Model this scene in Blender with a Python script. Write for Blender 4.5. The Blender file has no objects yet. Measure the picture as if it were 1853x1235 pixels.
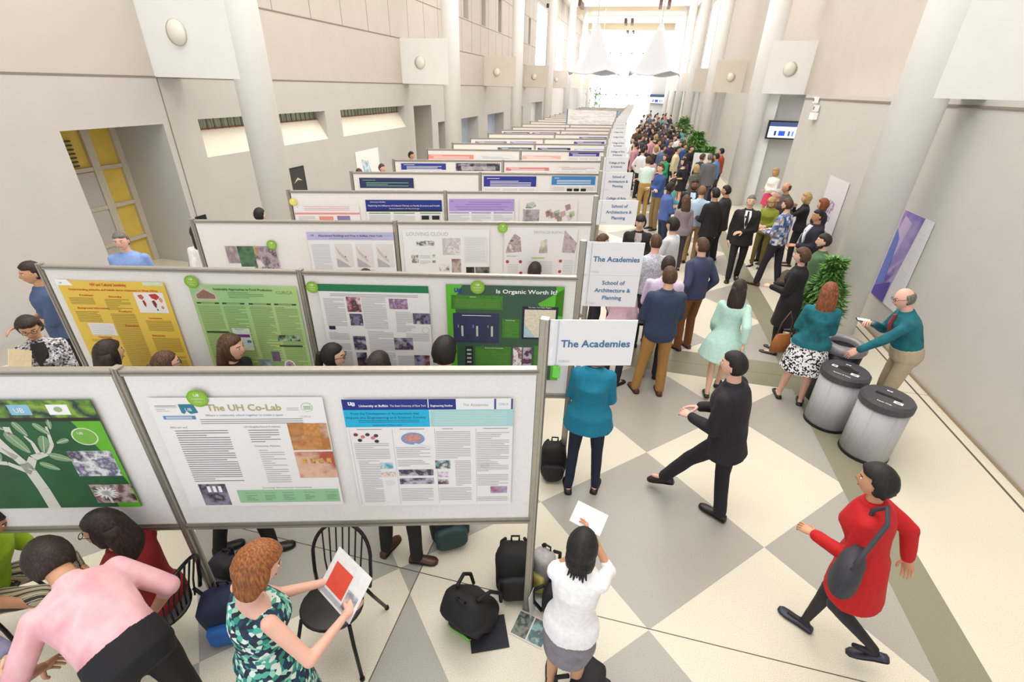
import bpy, bmesh, math, random
from math import sin, cos, pi, radians, sqrt, atan2, hypot
from mathutils import Vector, Matrix, noise
V3 = Vector
random.seed(7)
SC = bpy.context.scene
COL = SC.collection

# ------------------------------------------------------------ camera, daylight, exposure
cam_data = bpy.data.cameras.new('camera')
cam = bpy.data.objects.new('camera', cam_data)
COL.objects.link(cam)
SC.camera = cam
cam_data.sensor_width = 36.0
cam_data.lens = 854.4 / 1853 * 36.0
cam_data.clip_end = 300
YAW, PIT, ROL = -.22598, .49423, .02738
_f = V3((sin(YAW) * cos(PIT), cos(YAW) * cos(PIT), -sin(PIT)))
_r = V3((cos(YAW), -sin(YAW), 0))
_u = _r.cross(_f)
_x = _r * cos(ROL) + _u * sin(ROL)
_y = -_r * sin(ROL) + _u * cos(ROL)
cam.matrix_world = Matrix(((_x.x, _y.x, -_f.x, 0), (_x.y, _y.y, -_f.y, 0), (_x.z, _y.z, -_f.z, 3.5), (0, 0, 0, 1)))

world = bpy.data.worlds.new('sky')
SC.world = world
world.use_nodes = True
_nt = world.node_tree
_bg = _nt.nodes['Background']
_tc = _nt.nodes.new('ShaderNodeTexCoord')
_sx = _nt.nodes.new('ShaderNodeSeparateXYZ')
_mr = _nt.nodes.new('ShaderNodeMapRange')
_mr.inputs[1].default_value = -.1
_mr.inputs[2].default_value = 1.0
_mr.inputs[3].default_value = 1.0
_mr.inputs[4].default_value = 3.2
_nt.links.new(_tc.outputs['Generated'], _sx.inputs[0])
_nt.links.new(_sx.outputs['Y'], _mr.inputs[0])
_nt.links.new(_mr.outputs[0], _bg.inputs['Strength'])
_bg.inputs['Color'].default_value = (.9, .95, 1.0, 1)

def area(name, loc, size, energy, color=(1, .98, .96), rot=(0, 0, 0)):
    l = bpy.data.lights.new(name, 'AREA')
    l.shape = 'RECTANGLE'
    l.size, l.size_y = size
    l.energy = energy
    l.color = color
    o = bpy.data.objects.new(name, l)
    o.location = loc
    o.rotation_euler = rot
    COL.objects.link(o)
    return o
for i, (yy, e) in enumerate(((2, 380), (10, 440), (20, 470), (31, 480), (42, 170), (57, 420))):
    area('ceiling_light', (-1.7, yy, 10.6), (9, 6), e)
SC.view_settings.view_transform = 'Standard'
SC.view_settings.look = 'None'
SC.view_settings.exposure = 0.5
SC.view_settings.gamma = 1.0

# ------------------------------------------------------------ materials
MATS = {}
def srgb(c):
    if isinstance(c, str):
        c = tuple(int(c[i:i + 2], 16) / 255 for i in (0, 2, 4))
    return tuple(((v / 12.92) if v <= .04045 else ((v + .055) / 1.055) ** 2.4) for v in c)
def mat(col, rough=.6, metal=0.0, var=.06, scale=30, emit=0, bump=0):
    key = ('m', col, rough, metal, var, scale, emit, bump)
    if key in MATS:
        return MATS[key]
    m = bpy.data.materials.new('surface_' + str(col))
    m.use_nodes = True
    nt = m.node_tree
    b = nt.nodes['Principled BSDF']
    c = srgb(col)
    b.inputs['Roughness'].default_value = rough
    b.inputs['Metallic'].default_value = metal
    b.inputs['Base Color'].default_value = (*c, 1)
    if emit:
        b.inputs['Emission Color'].default_value = (*c, 1)
        b.inputs['Emission Strength'].default_value = emit
    if var or bump:
        tc = nt.nodes.new('ShaderNodeTexCoord')
        n = nt.nodes.new('ShaderNodeTexNoise')
        n.inputs['Scale'].default_value = scale
        n.inputs['Detail'].default_value = 2
        nt.links.new(tc.outputs['Object'], n.inputs['Vector'])
        if var:
            r = nt.nodes.new('ShaderNodeValToRGB')
            r.color_ramp.elements[0].position = .3
            r.color_ramp.elements[1].position = .7
            r.color_ramp.elements[0].color = (*[x * (1 - var) for x in c], 1)
            r.color_ramp.elements[1].color = (*[min(1, x * (1 + var)) for x in c], 1)
            nt.links.new(n.outputs['Fac'], r.inputs['Fac'])
            nt.links.new(r.outputs['Color'], b.inputs['Base Color'])
        if bump:
            bp = nt.nodes.new('ShaderNodeBump')
            bp.inputs['Strength'].default_value = bump
            bp.inputs['Distance'].default_value = .01
            nt.links.new(n.outputs['Fac'], bp.inputs['Height'])
            nt.links.new(bp.outputs['Normal'], b.inputs['Normal'])
    MATS[key] = m
    return m
def ramp_mat(name, cols, scale=20, kind='noise', rough=.7, coords='Object', stretch=(1, 1, 1), const=True, detail=3):
    key = ('r', name)
    if key in MATS:
        return MATS[key]
    m = bpy.data.materials.new(name)
    m.use_nodes = True
    nt = m.node_tree
    b = nt.nodes['Principled BSDF']
    b.inputs['Roughness'].default_value = rough
    tc = nt.nodes.new('ShaderNodeTexCoord')
    mp = nt.nodes.new('ShaderNodeMapping')
    mp.inputs['Scale'].default_value = stretch
    nt.links.new(tc.outputs[coords], mp.inputs['Vector'])
    if kind in ('voronoi', 'grid'):
        n = nt.nodes.new('ShaderNodeTexVoronoi')
        if kind == 'grid':
            n.distance = 'CHEBYCHEV'
            n.inputs['Randomness'].default_value = 0
        n.inputs['Scale'].default_value = scale
        out = nt.nodes.new('ShaderNodeSeparateColor')
        nt.links.new(n.outputs['Color'], out.inputs[0])
        sock = out.outputs[0]
    elif kind == 'wave':
        n = nt.nodes.new('ShaderNodeTexWave')
        n.inputs['Scale'].default_value = scale
        n.inputs['Distortion'].default_value = 1.5
        n.inputs['Detail'].default_value = 2
        sock = n.outputs['Fac']
    else:
        n = nt.nodes.new('ShaderNodeTexNoise')
        n.inputs['Scale'].default_value = scale
        n.inputs['Detail'].default_value = detail
        sock = n.outputs['Fac']
    nt.links.new(mp.outputs['Vector'], n.inputs['Vector'])
    r = nt.nodes.new('ShaderNodeValToRGB')
    r.color_ramp.interpolation = 'CONSTANT' if const else 'LINEAR'
    k = len(cols)
    lo, hi = (0, 1) if kind in ('voronoi', 'wave', 'grid') else (.32, .68)
    els = r.color_ramp.elements
    while len(els) < k:
        els.new(.5)
    for i, c in enumerate(cols):
        els[i].position = lo + (hi - lo) * i / (k if const else max(1, k - 1))
        els[i].color = (*srgb(c), 1)
    nt.links.new(sock, r.inputs['Fac'])
    nt.links.new(r.outputs['Color'], b.inputs['Base Color'])
    MATS[key] = m
    return m
def node_math(nt, op, a, b=None):
    n = nt.nodes.new('ShaderNodeMath')
    n.operation = op
    for i, v in enumerate((a, b)):
        if v is None:
            continue
        if isinstance(v, (int, float)):
            n.inputs[i].default_value = v
        else:
            nt.links.new(v, n.inputs[i])
    return n.outputs[0]
def mix_rgb(nt, fac, a, b, mode='MIX'):
    n = nt.nodes.new('ShaderNodeMix')
    n.data_type = 'RGBA'
    n.blend_type = mode
    for idx, v in ((0, fac), (6, a), (7, b)):
        if isinstance(v, tuple):
            n.inputs[idx].default_value = (*v, 1)
        elif isinstance(v, (int, float)):
            n.inputs[idx].default_value = v
        else:
            nt.links.new(v, n.inputs[idx])
    return n.outputs[2]

# ------------------------------------------------------------ mesh helpers
def link(name, me, parent=None, loc=(0, 0, 0), rz=0):
    o = bpy.data.objects.new(name, me)
    COL.objects.link(o)
    o.location = loc
    o.rotation_euler = (0, 0, rz)
    if parent:
        o.parent = parent
    return o
def tag(o, label, cat, group=None, kind=None):
    if label:
        o['label'] = label
    if cat:
        o['category'] = cat
    if group:
        o['group'] = group
    if kind:
        o['kind'] = kind
    return o
def thing(name, label, cat, loc=(0, 0, 0), rz=0, group=None):
    return tag(link(name, None, None, loc, rz), label, cat, group)

class MB:
    """collects vertices and faces with a material per face"""
    def __init__(s):
        s.v, s.f, s.m, s.mats, s.sm = [], [], [], [], []
    def mi(s, m):
        if m is None:
            return 0
        if m not in s.mats:
            s.mats.append(m)
        return s.mats.index(m)
    def add(s, vs, fs, m=None, smooth=False):
        k = len(s.v)
        s.v += [tuple(v) for v in vs]
        i = s.mi(m)
        for f in fs:
            s.f.append(tuple(k + a for a in f))
            s.m.append(i)
            s.sm.append(smooth)
    def box(s, lo, hi, m=None, M=None):
        x0, y0, z0 = lo
        x1, y1, z1 = hi
        vs = [V3(p) for p in ((x0, y0, z0), (x1, y0, z0), (x1, y1, z0), (x0, y1, z0), (x0, y0, z1), (x1, y0, z1), (x1, y1, z1), (x0, y1, z1))]
        if M:
            vs = [M @ v for v in vs]
        s.add(vs, [(0, 3, 2, 1), (4, 5, 6, 7), (0, 1, 5, 4), (1, 2, 6, 5), (2, 3, 7, 6), (3, 0, 4, 7)], m)
    def loft(s, rings, n=14, m=None, smooth=True, caps=True):
        """rings: (centre, ex, ey) -> closed tube of ellipses"""
        vs = []
        for c, ex, ey in rings:
            c, ex, ey = V3(c), V3(ex), V3(ey)
            for i in range(n):
                a = 2 * pi * i / n
                vs.append(c + ex * cos(a) + ey * sin(a))
        fs = []
        k = len(rings)
        for j in range(k - 1):
            for i in range(n):
                fs.append((j * n + i, j * n + (i + 1) % n, (j + 1) * n + (i + 1) % n, (j + 1) * n + i))
        if caps:
            fs.append(tuple(reversed(range(n))))
            fs.append(tuple(range((k - 1) * n, k * n)))
        s.add(vs, fs, m, smooth)
    def capsule(s, a, b, ra, rb, n=12, m=None, flat=1.0, side=None, h=3):
        a, b = V3(a), V3(b)
        d = b - a
        L = max(d.length, 1e-5)
        d = d / L
        t = V3(side) if side is not None else (V3((1, 0, 0)) if abs(d.x) < .8 else V3((0, 1, 0)))
        ex = (t - d * t.dot(d)).normalized()
        ey = d.cross(ex)
        rings = []
        for i in range(h):
            q = (i + .3) / h * pi / 2
            rings.append((a - d * ra * cos(q), ex * ra * sin(q), ey * ra * sin(q) * flat))
        rings.append((a, ex * ra, ey * ra * flat))
        rings.append((b, ex * rb, ey * rb * flat))
        for i in range(h - 1, -1, -1):
            q = (i + .3) / h * pi / 2
            rings.append((b + d * rb * cos(q), ex * rb * sin(q), ey * rb * sin(q) * flat))
        s.loft(rings, n, m)
    def tube(s, pts, r, n=8, m=None, closed=False):
        pts = [V3(p) for p in pts]
        k = len(pts)
        rings = []
        prev = None
        for i, p in enumerate(pts):
            if closed:
                d = pts[(i + 1) % k] - pts[i - 1]
            else:
                d = pts[min(i + 1, k - 1)] - pts[max(i - 1, 0)]
            d.normalize()
            t = prev if prev is not None else (V3((0, 0, 1)) if abs(d.z) < .9 else V3((1, 0, 0)))
            ex = (t - d * t.dot(d))
            if ex.length < 1e-4:
                ex = d.orthogonal()
            ex.normalize()
            prev = ex
            rr = r[i] if isinstance(r, (list, tuple)) else r
            rings.append((p, ex * rr, d.cross(ex) * rr))
        if closed:
            rings.append(rings[0])
        s.loft(rings, n, m, True, not closed)
    def ball(s, c, r, m=None, n=12, k=8, M=None):
        c = V3(c)
        r = (r, r, r) if isinstance(r, (int, float)) else r
        R3 = M.to_3x3() if M else Matrix.Identity(3)
        rings = []
        for j in range(k):
            q = -pi / 2 + pi * (j + .5) / k
            rings.append((c + R3 @ V3((0, 0, r[2] * sin(q))), R3 @ V3((r[0] * cos(q), 0, 0)), R3 @ V3((0, r[1] * cos(q), 0))))
        s.loft(rings, n, m)
    def cyl(s, c, r0, r1, z0, z1, m=None, n=32, smooth=False):
        s.loft([((c[0], c[1], z0), (r0, 0, 0), (0, r0, 0)), ((c[0], c[1], z1), (r1, 0, 0), (0, r1, 0))], n, m, smooth)
    def mesh(s, name='mesh'):
        me = bpy.data.meshes.new(name)
        me.from_pydata(s.v, [], s.f)
        for m in s.mats:
            me.materials.append(m)
        me.polygons.foreach_set('material_index', s.m)
        me.polygons.foreach_set('use_smooth', s.sm)
        me.update()
        return me
    def build(s, name, parent=None, loc=(0, 0, 0), rz=0):
        return link(name, s.mesh(name), parent, loc, rz)

def remeshed(mb, vox, smooth=3):
    """one continuous skin round everything in mb: (verts, faces)"""
    me = mb.mesh('tmp')
    o = bpy.data.objects.new('tmp', me)
    COL.objects.link(o)
    r = o.modifiers.new('r', 'REMESH')
    r.mode = 'VOXEL'
    r.voxel_size = vox
    s_ = o.modifiers.new('s', 'SMOOTH')
    s_.factor = .5
    s_.iterations = smooth
    dg = bpy.context.evaluated_depsgraph_get()
    me2 = bpy.data.meshes.new_from_object(o.evaluated_get(dg))
    vs = [v.co.copy() for v in me2.vertices]
    fs = [tuple(p.vertices) for p in me2.polygons]
    bpy.data.objects.remove(o)
    bpy.data.meshes.remove(me)
    bpy.data.meshes.remove(me2)
    return vs, fs

FONT = None
_txt_cache = {}
def text_mesh(s, bold=False):
    """(verts, faces, width) of a line of lettering of cap height about 0.7"""
    key = (s, bold)
    if key in _txt_cache:
        return _txt_cache[key]
    cu = bpy.data.curves.new('t', 'FONT')
    cu.body = s
    cu.size = 1
    cu.resolution_u = 2
    cu.offset = .02 if bold else 0
    o = bpy.data.objects.new('t', cu)
    COL.objects.link(o)
    dg = bpy.context.evaluated_depsgraph_get()
    me = bpy.data.meshes.new_from_object(o.evaluated_get(dg))
    vs = [v.co.copy() for v in me.vertices]
    fs = [tuple(p.vertices) for p in me.polygons]
    bpy.data.objects.remove(o)
    bpy.data.curves.remove(cu)
    bpy.data.meshes.remove(me)
    w = max([v.x for v in vs] or [1])
    _txt_cache[key] = (vs, fs, w)
    return _txt_cache[key]
def put_text(mb, s, M, x, y, h, m, width=None, centre=False, bold=False):
    """lettering in the plane of M (x right, y up); h = cap height"""
    vs, fs, w = text_mesh(s, bold)
    k = h / .7
    kx = k if width is None else width / w
    x0 = x - (w * kx / 2 if centre else 0)
    mb.add([M @ V3((x0 + v.x * kx, y + v.y * k, 0)) for v in vs], fs, m)
# ------------------------------------------------------------ the hall
def struct(o):
    o['kind'] = 'structure'
    return o
WALL = mat('c6c3bf', .75, var=.02, scale=2)
BAND = mat('c9c1b8', .75, var=.02, scale=2)
WHITE = mat('f1f0ef', .6, var=.015, scale=3)
SEAM = mat('8a8074', .8, var=0)
ALU = mat('b4afa6', .38, .75, var=.05, scale=40)
DARKALU = mat('85807a', .45, .6, var=.05)
BLACK = mat('141416', .45, var=.1)
WARM = mat('ddd5c9', .7, var=.02, scale=2)
CREAM = mat('f1ead9', .7, var=.02)

def floor_material():
    m = bpy.data.materials.new('terrazzo')
    m.use_nodes = True
    nt = m.node_tree
    b = nt.nodes['Principled BSDF']
    tc = nt.nodes.new('ShaderNodeTexCoord')
    sp = nt.nodes.new('ShaderNodeSeparateXYZ')
    nt.links.new(tc.outputs['Object'], sp.inputs[0])
    X, Y = sp.outputs['X'], sp.outputs['Y']
    M = lambda op, a, b=None: node_math(nt, op, a, b)
    # diagonal checker of 1.4 m squares
    left = M('LESS_THAN', X, -1.24)
    dx, dy = M('SUBTRACT', X, .575), M('SUBTRACT', Y, 2.25)
    p = M('FLOOR', M('DIVIDE', M('ADD', dx, dy), 1.99))
    q = M('FLOOR', M('DIVIDE', M('SUBTRACT', dx, dy), 1.99))
    odd = M('FLOORED_MODULO', M('ADD', M('ADD', p, q), left), 2) if False else M('ABSOLUTE', M('MODULO', M('ADD', M('ADD', p, q), left), 2))
    plain = M('GREATER_THAN', X, 2.5)
    grey = M('MULTIPLY', odd, M('SUBTRACT', 1, plain))
    strip = M('MULTIPLY', M('GREATER_THAN', X, 2.5), M('LESS_THAN', X, 2.86))
    cross = M('MULTIPLY', M('MULTIPLY', M('GREATER_THAN', Y, 6.05), M('LESS_THAN', Y, 6.76)), M('LESS_THAN', X, 2.86))
    green = M('MAXIMUM', strip, cross)
    def line(c, a, w):
        return M('LESS_THAN', M('ABSOLUTE', M('SUBTRACT', c, a)), w)
    def rep(c, a, per, w):
        t = M('SUBTRACT', c, a)
        r = M('SUBTRACT', t, M('MULTIPLY', M('ROUND', M('DIVIDE', t, per)), per))
        return M('LESS_THAN', M('ABSOLUTE', r), w)
    lines = M('MAXIMUM', rep(Y, 2.26, 4.14, .0042), M('MAXIMUM', line(X, -1.24, .0042), line(X, 4.13, .014)))
    lines = M('MAXIMUM', lines, line(X, -5.1, .006))
    n1 = nt.nodes.new('ShaderNodeTexNoise')
    n1.inputs['Scale'].default_value = 160
    n1.inputs['Detail'].default_value = 1
    n2 = nt.nodes.new('ShaderNodeTexNoise')
    n2.inputs['Scale'].default_value = .8
    for n in (n1, n2):
        nt.links.new(tc.outputs['Object'], n.inputs['Vector'])
    c = mix_rgb(nt, grey, srgb('dcd5c3'), srgb('a8a49c'))
    c = mix_rgb(nt, green, c, srgb('8c8974'))
    c = mix_rgb(nt, lines, c, srgb('5c5344'))
    r = nt.nodes.new('ShaderNodeMapRange')
    r.inputs[1].default_value, r.inputs[2].default_value = .3, .7
    r.inputs[3].default_value, r.inputs[4].default_value = .84, 1.14
    nt.links.new(n1.outputs['Fac'], r.inputs[0])
    r2 = nt.nodes.new('ShaderNodeMapRange')
    r2.inputs[3].default_value, r2.inputs[4].default_value = .94, 1.05
    nt.links.new(n2.outputs['Fac'], r2.inputs[0])
    vm = nt.nodes.new('ShaderNodeVectorMath')
    vm.operation = 'SCALE'
    nt.links.new(c, vm.inputs[0])
    nt.links.new(M('MULTIPLY', r.outputs[0], r2.outputs[0]), vm.inputs['Scale'])
    nt.links.new(vm.outputs[0], b.inputs['Base Color'])
    b.inputs['Roughness'].default_value = .33
    return m
mb = MB()
mb.box((-9.9, -6, -.2), (8, 90, 0), floor_material())
struct(mb.build('floor'))

def wall_x(name, x, y0, y1, z0, z1, holes, depth, m, back=None):
    """wall in the plane x (depth signed away from the hall), with boxed recesses (y0, y1, z0, z1, d, backmat)"""
    mb = MB()
    ys = sorted({y0, y1, *[h[0] for h in holes], *[h[1] for h in holes]})
    zs = sorted({z0, z1, *[h[2] for h in holes], *[h[3] for h in holes]})
    for i in range(len(ys) - 1):
        for j in range(len(zs) - 1):
            cy, cz = (ys[i] + ys[i + 1]) / 2, (zs[j] + zs[j + 1]) / 2
            if any(h[0] < cy < h[1] and h[2] < cz < h[3] for h in holes):
                continue
            a, b = sorted((x, x + depth))
            mb.box((a, ys[i], zs[j]), (b, ys[i + 1], zs[j + 1]), m)
    s = 1 if depth > 0 else -1
    for h in holes:
        d = h[4] * s
        bm_ = h[5]
        xb = x + d
        a, b = sorted((x + s * .001 if abs(d) < abs(depth) else x + depth, xb))
        if abs(d) > abs(depth):
            t = .1
            mb.box((a, h[0] - t, h[2]), (b, h[0], h[3]), m)
            mb.box((a, h[1], h[2]), (b, h[1] + t, h[3]), m)
            mb.box((a, h[0] - t, h[3]), (b, h[1] + t, h[3] + t), m)
        a, b = sorted((xb, xb + s * .08))
        mb.box((a, h[0] - .1, h[2]), (b, h[1] + .1, h[3] + .1), bm_)
    return struct(mb.build(name))
PALE = mat('eceef2', .5, var=.02)
OLIVE = mat('b5b097', .7, var=.03)
BROWN = mat('8d7a6c', .6, var=.15, scale=3)
SKYBL = mat('b9c8dd', .3, var=.1, scale=2)
YEL = mat('e6c85e', .5, var=.05, scale=5)
holes = [(6.04, 7.87, 0, 2.73, 1.3, WALL), (8.68, 13.1, 2.05, 2.77, .32, WHITE), (13.9, 18.3, 2.05, 2.77, .32, WHITE),
         (19.1, 20.9, 0, 2.74, .9, OLIVE), (21.6, 22.5, 0, 2.03, .5, BROWN), (24.7, 27.6, 0, 2.03, .6, SKYBL), (29.4, 33.2, 0, 2.03, .6, SKYBL),
         (36, 39, 0, 2.2, .6, PALE), (42, 47, 0, 2.4, .6, PALE)]
wall_x('wall_left', -8.6, -4, 88, 0, 3.5, holes, -.6, WALL)
wins = []
for yc in (25.4, 28.3, 31.6, 36.5, 40.0):
    wins.append((yc, yc + .75, 6.3, 7.9, .3, mat('7d8a88', .3)))
for a, b in ((43, 47.5), (53, 57.5), (62, 68), (72, 80)):
    wins.append((a, b, 4.0, 9.2, .3, PALE))
wall_x('wall_upper_left', -8.6, -4, 88, 3.5, 11.2, wins, -.4, BAND)
mb = MB()      # shadow gaps and panel seams
for z in (3.5, 4.92):
    mb.box((-8.6, -4, z - .015), (-8.592, 88, z + .015), SEAM)
for z in (6.25, 7.95, 9.4):
    mb.box((-8.6, -4, z - .012), (-8.594, 88, z + .012), SEAM)
y = 1.1
while y < 80:
    mb.box((-8.6, y - .008, 4.92), (-8.596, y + .008, 11), SEAM)
    y += 1.5
mb.box((-8.6, 8.0, 0), (-8.594, 8.02, 3.5), SEAM)
struct(mb.build('trim_1'))
# right side: lower wall with a ledge, upper wall set back, both closing in very slightly down the hall
def fx(y):
    return -.018 * max(0, y - 19)
def seg_wall(name, x, segs, z0, z1, m, t=.5):
    mb = MB()
    for a, b in segs:
        xa, xb = x + fx(a), x + fx(b)
        vs = [(xa, a, z0), (xb, b, z0), (xb + t, b, z0), (xa + t, a, z0), (xa, a, z1), (xb, b, z1), (xb + t, b, z1), (xa + t, a, z1)]
        mb.add(vs, [(0, 3, 2, 1), (4, 5, 6, 7), (0, 1, 5, 4), (1, 2, 6, 5), (2, 3, 7, 6), (3, 0, 4, 7)], m)
    return struct(mb.build(name))
seg_wall('wall_right', 4.28, ((-4, 15.7), (19.0, 28.9), (32.5, 41), (43.5, 88)), 0, 3.5, WALL, 1.2)
mb = MB()
mb.box((6.4, 15.7, 0), (6.6, 19.0, 3.5), WALL)
mb.box((4.3, 18.9, 0), (6.5, 19.0, 3.5), WALL)
mb.box((4.4, 32.4, 0), (6.5, 32.6, 3.5), WALL)
mb.box((6.3, 28.9, 0), (6.5, 32.5, 3.5), WALL)
mb.box((4.4, 43.4, 0), (6.5, 43.6, 3.5), WALL)
mb.box((3.98, 18.72, 0), (4.35, 19.0, 3.5), WHITE)
struct(mb.build('wall_recess_right'))
seg_wall('wall_upper_right', 5.1, ((-4, 39), (39, 88)), 3.5, 11.2, BAND, .4)
mb = MB()
for a, b in ((-4, 19), (19, 39), (39, 88)):
    for z, h in ((4.88, .02), (6.3, .012), (7.9, .012), (9.4, .012)):
        xa, xb = 5.1 + fx(a), 5.1 + fx(b)
        mb.add([(xa - .006, a, z - h), (xb - .006, b, z - h), (xb - .006, b, z + h), (xa - .006, a, z + h)], [(0, 3, 2, 1)], SEAM)
y = 9.7
while y < 80:
    x = 5.1 + fx(y) - .005
    mb.add([(x, y - .008, 4.9), (x, y + .008, 4.9), (x, y + .008, 11), (x, y - .008, 11)], [(0, 3, 2, 1)], SEAM)
    y += 1.5
mb.box((4.262, -4, 3.40), (4.28, 15.7, 3.43), SEAM)
struct(mb.build('trim_2'))
mb = MB()
mb.box((4.255, -4, 0), (4.28, 15.7, .035), mat('9a8a74', .6))
struct(mb.build('baseboard_right'))
mb = MB()      # frosted upper windows on the far right
for a, b in ((33.5, 37.5), (44, 48), (54, 58), (63, 69)):
    xa, xb = 5.09 + fx(a), 5.09 + fx(b)
    mb.add([(xa, a, 4.2), (xb, b, 4.2), (xb, b, 9.6), (xa, a, 9.6)], [(0, 3, 2, 1)], mat('f4f7fc', .3, var=0, emit=2.5))
struct(mb.build('window_1'))
mb = MB()
for a, b in ((43.2, 47.3), (53.2, 57.3), (62.2, 67.8), (72.2, 79.8)):
    mb.box((-8.65, a, 4.2), (-8.6, b, 9.0), mat('f4f7fc', .3, var=0, emit=2.5))
struct(mb.build('window_2'))

# slit windows on the left: glazing strip above a deep sloping sill
for n_, (a, b) in enumerate(((8.68, 13.1), (13.9, 18.3))):
    mb = MB()
    gl = ramp_mat('slit_glass', ('7c8878', 'a4ac9c', '8c9684'), 3.2, stretch=(1, 4, .3), rough=.25)
    mb.box((-8.915, a, 2.5), (-8.9, b, 2.77), gl)
    for k in range(22):
        yy = a + .1 + k * (b - a - .2) / 21
        mb.box((-8.9, yy - .012, 2.5), (-8.885, yy + .012, 2.77), mat('6c7566', .5))
    mb.add([(-8.605, a, 2.05), (-8.605, b, 2.05), (-8.9, b, 2.56), (-8.9, a, 2.56)], [(0, 1, 2, 3)], CREAM)
    mb.box((-8.9, a, 2.545), (-8.87, b, 2.565), mat('8c4a35', .6))
    struct(mb.build('window_%d' % (3 + n_)))
# yellow-glazed corridor window in the deep niche
mb = MB()
mb.box((-9.86, 6.0, 0), (-9.84, 7.8, 2.73), YEL)
fr = mat('cfc6b4', .6)
for y0, y1 in ((6.04, 6.12), (7.2, 7.34), (7.76, 7.87), (6.6, 6.68)):
    mb.box((-9.84, y0, 0), (-9.77, y1, 2.73), fr)
for z in (.55, 1.25, 1.95, 2.68):
    mb.box((-9.84, 6.04, z - .035), (-9.78, 7.87, z + .035), fr)
mb.box((-9.845, 6.06, 0), (-9.80, 7.2, 1.9), WALL)
for k in range(7):
    mb.box((-9.83, 6.7, 2.02 + k * .07), (-9.80, 7.0, 2.045 + k * .07), mat('4a4638', .6))
struct(mb.build('window_5'))

# columns and the wing walls that tie them to the side walls, each with a round wall lamp
def column(x, y, z1=11):
    mb = MB()
    n = 40
    mb.cyl((x, y), .31, .31, 0, z1, WHITE, n, True)
    o = mb.build('column')
    return struct(o)
ROWY = (8.3, 18.6, 29.0, 39.4, 49.8, 60.2, 70.6)
RX = (3.68, 3.68, 3.42, 3.33, 3.25, 3.2, 3.15)
for i, y in enumerate(ROWY):
    column(-6.8, y)
    column(RX[i], y)
    mb = MB()
    mb.box((-8.6, y - .31, 3.5), (-6.8, y + .25, 4.92), WHITE if i < 2 else WARM)
    struct(mb.build('wall_wing_left'))
    mb = MB()
    mb.box((RX[i], y - .31, 3.5), (5.1 + fx(y) + .05, y + .25, 4.92), WHITE if i < 2 else WARM)
    struct(mb.build('wall_wing_right'))
ORD = ('nearest', 'second', 'third', 'fourth', 'fifth')
for side in ('left', 'right'):
    for i in range(5 if side == 'left' else 3):
        if side == 'left':
            x, y = -7.87, ROWY[i] - .31
        else:
            if i == 0:
                continue
            x, y = (4.5, 4.33, 4.2)[i], ROWY[i] - .31
        t = thing('wall_lamp', '%s round half-shell wall lamp on the %s wing wall' % (ORD[i], side), 'lamp', (x, y, 4.18), 0, 'round wall lamps')
        mb = MB()
        k = 24
        mb.loft([((0, 0, 0), (.2, 0, 0), (0, 0, .2)), ((0, -.025, 0), (.2, 0, 0), (0, 0, .2))], 28, mat('cfc9bb', .5))
        mb.build('back_plate', t)
        mb = MB()
        s = 1 if side == 'left' else -1
        rings = []
        for j in range(9):      # a quarter-sphere shell bulging on the side nearer the hall
            a = j / 8 * pi / 2
            rings.append(((s * .03 , -.025 - .12 * sin(a), 0), (.165 * cos(a) + .002, 0, 0), (0, 0, .19 * cos(a) + .002)))
        mb.loft(rings, 24, mat('e9e6da', .35, var=0))
        mb.build('shade', t)

# ceiling
mb = MB()
mb.box((-9.2, -6, 11.0), (6, 90, 11.3), mat('f3efe4', .8, var=0))
struct(mb.build('ceiling'))
beam = mat('d9cbb0', .7)
n_ = 3
for y in (-1, 14, 30, 46, 60.5, 74):
    mb = MB()
    mb.box((-8.6, y - .5, 10.3), (5.1, y + .5, 11.0), beam)
    struct(mb.build('trim_%d' % n_))
    n_ += 1
lum = mat('fffaf2', .6, var=0, emit=.7)  # glow added to the ceiling panels so the ceiling reads very bright
mb = MB()
for y in (6.5, 22, 38, 53, 67, 80):
    mb.box((-8.0, y - 5.5, 10.9), (4.2, y + 5.5, 10.98), lum)
struct(mb.build('ceiling_glow_panel'))
k = 0
for y in (55.5, 69, 78.5):
    for x in ((-2.6,) if k > 0 else (-7.2, 1.0)):
        for dx in (-.18, .18):
            mb = MB()
            mb.box((-.14, -1.3, -.5), (.14, 1.3, 0), mat('5b3d33', .6))
            tag(mb.build('ceiling_fixture', None, (x + dx * 2.1, y, 10.88)), 'dark twin downlight slot on the bright ceiling', 'light fixture', 'twin downlight slots')
    k += 1
# far glass end wall
mb = MB()
for x in [-8.6 + i * 1.6 for i in range(9)]:
    mb.box((x - .06, 84, 0), (x + .06, 84.2, 11), mat('dfe3e8', .5))
for z in (2.8, 5.5, 8.3):
    mb.box((-8.6, 84, z - .06), (5.1, 84.2, z + .06), mat('dfe3e8', .5))
struct(mb.build('window_6'))
# grey return wall at the far right and a brick bit with the far screen
mb = MB()
mb.box((1.2, 74, 0), (4.4, 74.3, 6.2), mat('e4e6ea', .7))
struct(mb.build('wall_far_right'))
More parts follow.
